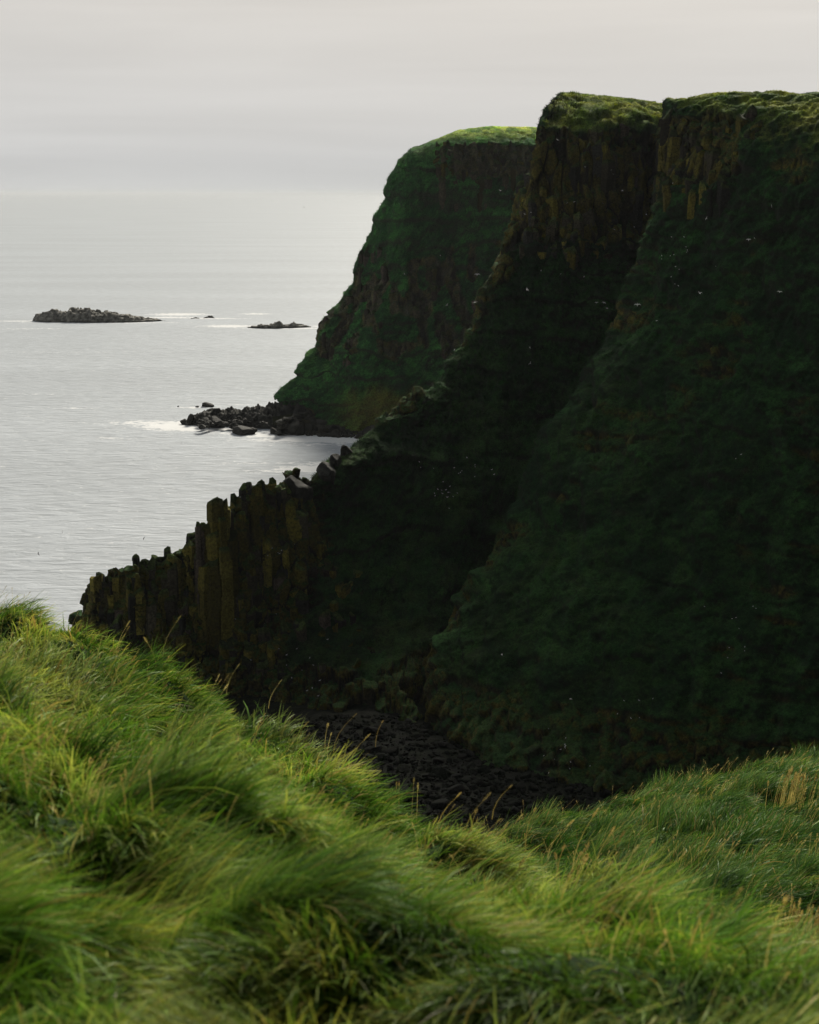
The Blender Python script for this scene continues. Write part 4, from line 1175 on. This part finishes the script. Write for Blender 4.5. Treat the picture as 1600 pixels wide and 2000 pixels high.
def ground_at(P, px, py):
    """Grid point of a hill that shows nearest to a photo pixel."""
    Q = P.reshape(-1, 3)
    d = Q - np.array((0, 0, CAM_Z))
    dep = d[:, 1] * CP - d[:, 2] * SP
    ok = dep > 1
    u = 800 + F_PX * d[:, 0] / np.where(ok, dep, 1); v = 1000 - F_PX * (d[:, 1] * SP + d[:, 2] * CP) / np.where(ok, dep, 1)
    e = (u - px) ** 2 + (v - py) ** 2 + np.where(ok, 0, 1e9) + dep * 2
    return Q[np.argmin(e)].copy()
def tuft(P, px, py, n, spread, h, label, seed, lean=.3, head=.06, az0=-38, stemw=.0015, loose=False):
    rng = np.random.default_rng(seed)
    c = ground_at(P, px, py)
    r = c + np.stack([rng.normal(0, spread, n), rng.normal(0, spread, n), np.zeros(n)], 1)
    a = R(az0) + rng.normal(0, .6, n)
    o = stalks('dry_grass' if loose else 'seed_grass_tuft', r, np.stack([np.cos(a), np.sin(a)], 1), h * rng.uniform(.6, 1.1, n), rng, straw_cols(n, rng), head, stemw, label, kind='stuff' if loose else None, cat='grass' if loose else 'grass tuft', lean=lean, dense=26)
    return o
tuft(G1, 1545, 1870, 60, .09, .27, 'bushy straw-coloured tuft of upright seed heads at the edge of the near slope', 221, lean=.1, head=.05)
tuft(G1, 120, 1740, 9, .05, .20, 'straw tuft with thin drooping stems beside a dark hollow in the near grass', 222, lean=.2, head=.05)
tuft(G2, 1545, 1590, 60, .14, .70, 'pale straw tuft standing tallest on the lower grassy bench', 223, lean=.15, head=.10, stemw=.003)
tuft(G1, 1380, 1960, 20, .10, .16, 'loose tan tuft of seed heads low on the near slope beneath the bushy straw tuft', 224, lean=.5, loose=True)
tuft(G1, 960, 1640, 12, .14, .26, 'short rusty seed heads on the lip of the near slope where the ravine is darkest', 225, lean=.5, head=.05, loose=True)
tuft(G1, 800, 1610, 4, .05, .42, 'few tall thin seed stems standing against the dark ravine', 226, lean=.05, head=.05, loose=True)
tuft(G1, 590, 1490, 7, .25, .34, 'leaning seed stems on the crest of the near slope left of the tall thin ones', 227, lean=.5, head=.06, loose=True)
tuft(G1, 225, 1320, 12, .2, .30, 'brown seed heads on the crest in front of the columned sea wall', 228, lean=.4, head=.06, loose=True)
tuft(G1, 400, 1390, 8, .3, .30, 'pair of leaning tan seed heads on the crest above the combed dark grass', 229, lean=.4, head=.06, loose=True)
tuft(G1, 1120, 1735, 14, .14, .30, 'brown seed heads on the crest in front of the grassy bench', 230, lean=.3, head=.06, loose=True)

def feather():
    c = ground_at(G1, 12, 1405) + np.array((0, -.05, .17))
    t = np.linspace(0, 1, 12); hw = .013 * np.sin(np.clip(t * 1.05, 0, 1) * 3.0) ** .6 + .001
    V = []
    for a, w in zip(t, hw):
        for q in (-1, -.5, 0, .5, 1):
            V.append((c[0] + .075 * a - .03, c[1] + q * w * .4, c[2] + .05 * (1 - a) + .03 * a * a + q * w + .006 * abs(q)))
    V = np.array(V); back = V + np.array((0, .0015, 0))
    f = grid_faces(12, 5)
    me = np_mesh('feather', np.concatenate([V, back]), np.concatenate([f, f[:, ::-1] + len(V)]), plain_material('feather_white', (.8, .8, .78), .8, 30, .08))
    tag(obj('feather', me), 'small white feather caught in the near grass', 'feather')
feather()

# ------------------------------------------------------------------ gulls
M_WHITE = plain_material('white_feather', (.80, .80, .78), .7, 8, .08)
M_DARKBIRD = plain_material('dark_feather', (.03, .03, .035), .7, 8, .2)
def gull_mesh(name, lift, sweep, bank, mat):
    """One continuous bird: spindle body with tail and head, two tapered bent wings."""
    V, F = [], []
    prof = [(-.30, .012, .05), (-.22, .03, .035), (-.10, .06, .055), (.04, .075, .07), (.14, .05, .05), (.20, .035, .038), (.26, .038, .038), (.30, .022, .022), (.35, .004, .004)]
    n = 10
    for y, rx, rz in prof:
        if y < -.25: rx, rz = .055, .008
        for k in range(n):
            a = 2 * math.pi * k / n
            V.append((rx * math.cos(a), y, rz * math.sin(a)))
    for i in range(len(prof) - 1):
        for k in range(n):
            F.append((i * n + k, i * n + (k + 1) % n, (i + 1) * n + (k + 1) % n, (i + 1) * n + k))
    for s in (-1, 1):
        st = [(.03, .10, -.08, .02), (.20, .13, -.06, lift * .2), (.36, .14, -.01, lift * .34), (.50, .09 - sweep * .3, -.02 - sweep * .4, lift * .30), (.64, -.03 - sweep, -.06 - sweep, lift * .18)]
        b0 = len(V)
        for x, yf, yb, z in st:
            V.append((s * x, yf, z + .006)); V.append((s * x, yb, z + .002)); V.append((s * x, yb, z - .006)); V.append((s * x, yf, z - .010))
        for i in range(len(st) - 1):
            for k in range(4):
                q = (b0 + i * 4 + k, b0 + i * 4 + (k + 1) % 4, b0 + (i + 1) * 4 + (k + 1) % 4, b0 + (i + 1) * 4 + k)
                F.append(q if s > 0 else q[::-1])
    return np_mesh(name, np.array(V), np.array(F), mat)
def perched_mesh(name, mat):
    V, F = [], []
    prof = [(-.26, .02, .02, -.02), (-.15, .06, .06, 0), (0, .09, .10, .02), (.10, .075, .09, .06), (.15, .045, .05, .13), (.18, .045, .045, .17), (.23, .02, .02, .17), (.28, .004, .004, .16)]
    n = 10
    for y, rx, rz, z in prof:
        for k in range(n):
            a = 2 * math.pi * k / n
            V.append((rx * math.cos(a), y, z + rz * math.sin(a)))
    for i in range(len(prof) - 1):
        for k in range(n):
            F.append((i * n + k, i * n + (k + 1) % n, (i + 1) * n + (k + 1) % n, (i + 1) * n + k))
    return np_mesh(name, np.array(V), np.array(F), mat)
GULLS = [gull_mesh('gull', l, s, 0, M_WHITE) for l, s in ((.45, .05), (-.2, .12), (.9, .02), (.1, .16))]
DARKS = [gull_mesh('seabird', l, s, 0, M_DARKBIRD) for l, s in ((.6, .1), (-.4, .1))]
PERCH = perched_mesh('gull', M_WHITE)
def bird(px, py, d, size, label, k=0, yaw=None, pitch=0.0, roll=0.0, group=None, dark=False):
    o = bpy.data.objects.new('seabird' if dark else 'gull', (DARKS[k % 2] if dark else GULLS[k % 4]))
    p = W(px, py, d); o.location = p
    kk = (d * CP + (100 - p[2]) * SP) / F_PX
    s = size * kk / 1.25
    o.scale = (s, s, s)
    o.rotation_euler = (pitch, roll, random.uniform(0, 6.28) if yaw is None else R(yaw))
    link(o)
    return tag(o, label, 'bird', group)
big = [
    (977, 372, 560, 8, 'gull gliding before the far headland just below its flat top', 0, 40, .5, .3),
    (932, 536, 330, 11, 'cross-shaped white gull over the brown columns of the far headland', 0, 5, 1.2, 0),
    (928, 590, 330, 11, 'gull with flat spread wings just below the cross-shaped gull by the spur edge', 1, 200, 0, .2),
    (873, 596, 420, 8, 'gull banking over the green foot of the far headland columns', 2, 130, .6, .6),
    (1029, 566, 330, 11, 'gull turning on edge over the dark spur slope below the yellow columns', 2, 60, .9, .6),
    (1165, 591, 340, 8, 'left one of two gulls flying side by side in the dark hollow', 0, 20, .9, 0),
    (1180, 591, 340, 8, 'right one of two gulls flying side by side in the dark hollow', 3, -30, .8, .3),
    (1245, 595, 300, 13, 'largest white gull, wings spread straight out, seen against the ravine mouth', 0, 2, 1.25, 0),
    (1283, 626, 290, 9, 'gull skimming the near cliff just below the largest one', 1, 100, 0, .3),
    (1367, 573, 270, 11, 'gull with raised wings between the largest gull and the rightmost one', 2, 30, .4, .2),
    (1462, 468, 260, 11, 'white gull with a smaller one close at its side high on the near cliff', 0, 15, 1.1, 0),
    (1474, 465, 262, 6, 'smaller gull close at the side of a white one high on the near cliff', 3, 60, .6, .5),
    (1523, 570, 255, 10, 'rightmost gull over the near cliff with wings held level', 0, -10, .7, .1),
    (1380, 427, 280, 8, 'gull wheeling below the rocky rim of the near cliff', 2, 120, .4, .9),
    (1507, 402, 270, 8, 'gull seen end-on climbing beside the right rim of the near cliff', 3, 5, .2, 1.4),
    (980, 1279, 225, 9, 'gull flying lowest over the black cave-like hollow of the ravine', 2, 80, .7, .5),
    (1115, 1365, 215, 7, 'faint gull above the foot of the near cliff', 1, 30, .6, .2),
    (1035, 679, 330, 7, 'gull over the middle of the dark spur slope', 0, 70, .9, .9),
    (1089, 273, 380, 8, 'gull passing the leftmost yellow columns under the green dome', 3, 30, .7, .4),
    (1143, 326, 375, 5, 'tiny gull before the yellow column band', 0, 30, .9, .1),
    (1216, 372, 365, 8, 'gull before the dark notch at the right end of the yellow column band', 1, 110, .8, .2),
    (1036, 710, 330, 8, 'gull tumbling below the middle of the dark spur slope', 2, 160, .5, .9),
]
for px, py, d, sz, lab, k, yaw, pi, ro in big:
    bird(px, py, d, sz, lab, k, yaw, pi, ro)
for px, py in ((1194, 332), (1198, 340), (1108, 396), (1122, 394), (1178, 397), (1025, 418), (1037, 415), (1200, 448), (1211, 449), (1239, 443), (1057, 529), (1095, 535), (1141, 540), (1262, 419),
               (888, 683), (1186, 602), (1340, 482), (1342, 492), (1398, 520), (1060, 722), (969, 731), (790, 535), (860, 499), (1314, 358), (1480, 585), (1535, 1238), (1553, 790), (1240, 905)):
    bird(px, py, 300 if px > 1280 else 350 if px > 1000 else 480, random.uniform(4, 6), 'tiny white gull wheeling against the dark cliffs', random.randrange(4), None, random.uniform(0, 1.2), random.uniform(-.8, .8), 'tiny gulls against the cliffs')
for px, py, d, s, lab, k in ((122, 1040, 120, 9, 'dark seabird low over the water left of the jagged sea wall', 0), (281, 1051, 120, 9, 'dark seabird over the water nearest the jagged ridge', 1),
                             (75, 1082, 115, 10, 'lowest dark seabird over the water above the near grass', 0), (297, 352, 600, 4, 'speck of a seabird at the horizon', 1),
                             (594, 405, 600, 4, 'speck of a seabird just under the horizon', 0), (193, 958, 300, 5, 'dark speck of a seabird skimming the pale sea', 0)):
    bird(px, py, d, s, lab, k, random.uniform(0, 360), .2, 1.1, dark=True)
# gulls on ledges: stood on the rock the viewer sees at these places
deps = bpy.context.evaluated_depsgraph_get()
TREES = [T_MID, T_RIGHT]
def perch(px, py, sz, label, group):
    d = Vector(W(px, py, 100.0)) - Vector((0, 0, CAM_Z)); d.normalize()
    best = None
    for t in TREES:
        hit = t.ray_cast(Vector((0, 0, CAM_Z)), d, 800)
        if hit[0] is not None and (best is None or hit[3] < best[0]): best = (hit[3], hit[0], hit[1])
    if best is None: return
    o = bpy.data.objects.new('gull', PERCH)
    o.location = best[1] - d * .45 + Vector((0, 0, .1))
    s = sz * best[0] / F_PX / .5
    o.scale = (s, s, s); o.rotation_euler = (0, 0, random.uniform(0, 6.28))
    link(o); tag(o, label, 'bird', group)
rl = [(605, 1286), (612, 1300), (590, 1310), (560, 1280), (545, 1268), (570, 1325), (625, 1330), (610, 1345), (600, 1350), (505, 1300), (490, 1290), (460, 1210), (540, 1200), (640, 1250), (622, 1360), (560, 1300), (580, 1268), (535, 1290)]
for px, py in rl: perch(px, py, random.uniform(3, 5), 'white bird roosting low on the dark sea wall of the middle headland', 'birds roosting low on the sea wall')
for i in range(42):
    px, py = random.choice([(830, 905), (900, 915), (935, 912), (860, 960), (880, 965), (545, 1075), (450, 1000)]); px += random.gauss(0, 16); py += random.gauss(0, 12)
    perch(px, py, random.uniform(2.4, 4), 'white bird roosting on the dark middle slope of the spur', 'birds roosting on the spur')
for i in range(46):
    px, py = random.choice([(1455, 1245), (1135, 1510), (1430, 1180), (1330, 500), (1340, 530), (1100, 1470), (1250, 1400), (1480, 900), (1420, 1300)]); px += random.gauss(0, 30); py += random.gauss(0, 28)
    perch(px, py, random.uniform(2.4, 4), 'white bird roosting on a ledge of the near cliff', 'birds roosting on the near cliff')

# ------------------------------------------------------------------ haze
HAZE = 0.000022
def haze():
    x0, x1, y0, y1, z0, z1 = -71000, 71000, -3100, 76000, -5, 140
    V = [(x, y, z) for z in (z0, z1) for y in (y0, y1) for x in (x0, x1)]
    F = [(0, 2, 3, 1), (4, 5, 7, 6), (0, 1, 5, 4), (2, 6, 7, 3), (0, 4, 6, 2), (1, 3, 7, 5)]
    m, nt, N, L = mat_base('haze_air')
    out = N('ShaderNodeOutputMaterial'); v = N('ShaderNodeVolumePrincipled')
    v.inputs['Color'].default_value = (.80, .84, .88, 1); v.inputs['Density'].default_value = HAZE; v.inputs['Anisotropy'].default_value = 0.2
    L(v.outputs[0], out.inputs['Volume'])
    me = np_mesh('haze', np.array(V, float), np.array(F), m, smooth=False)
    return tag(obj('haze', me), 'thin pale sea haze over the whole bay', 'haze', kind='stuff')
if HAZE > 0: haze()
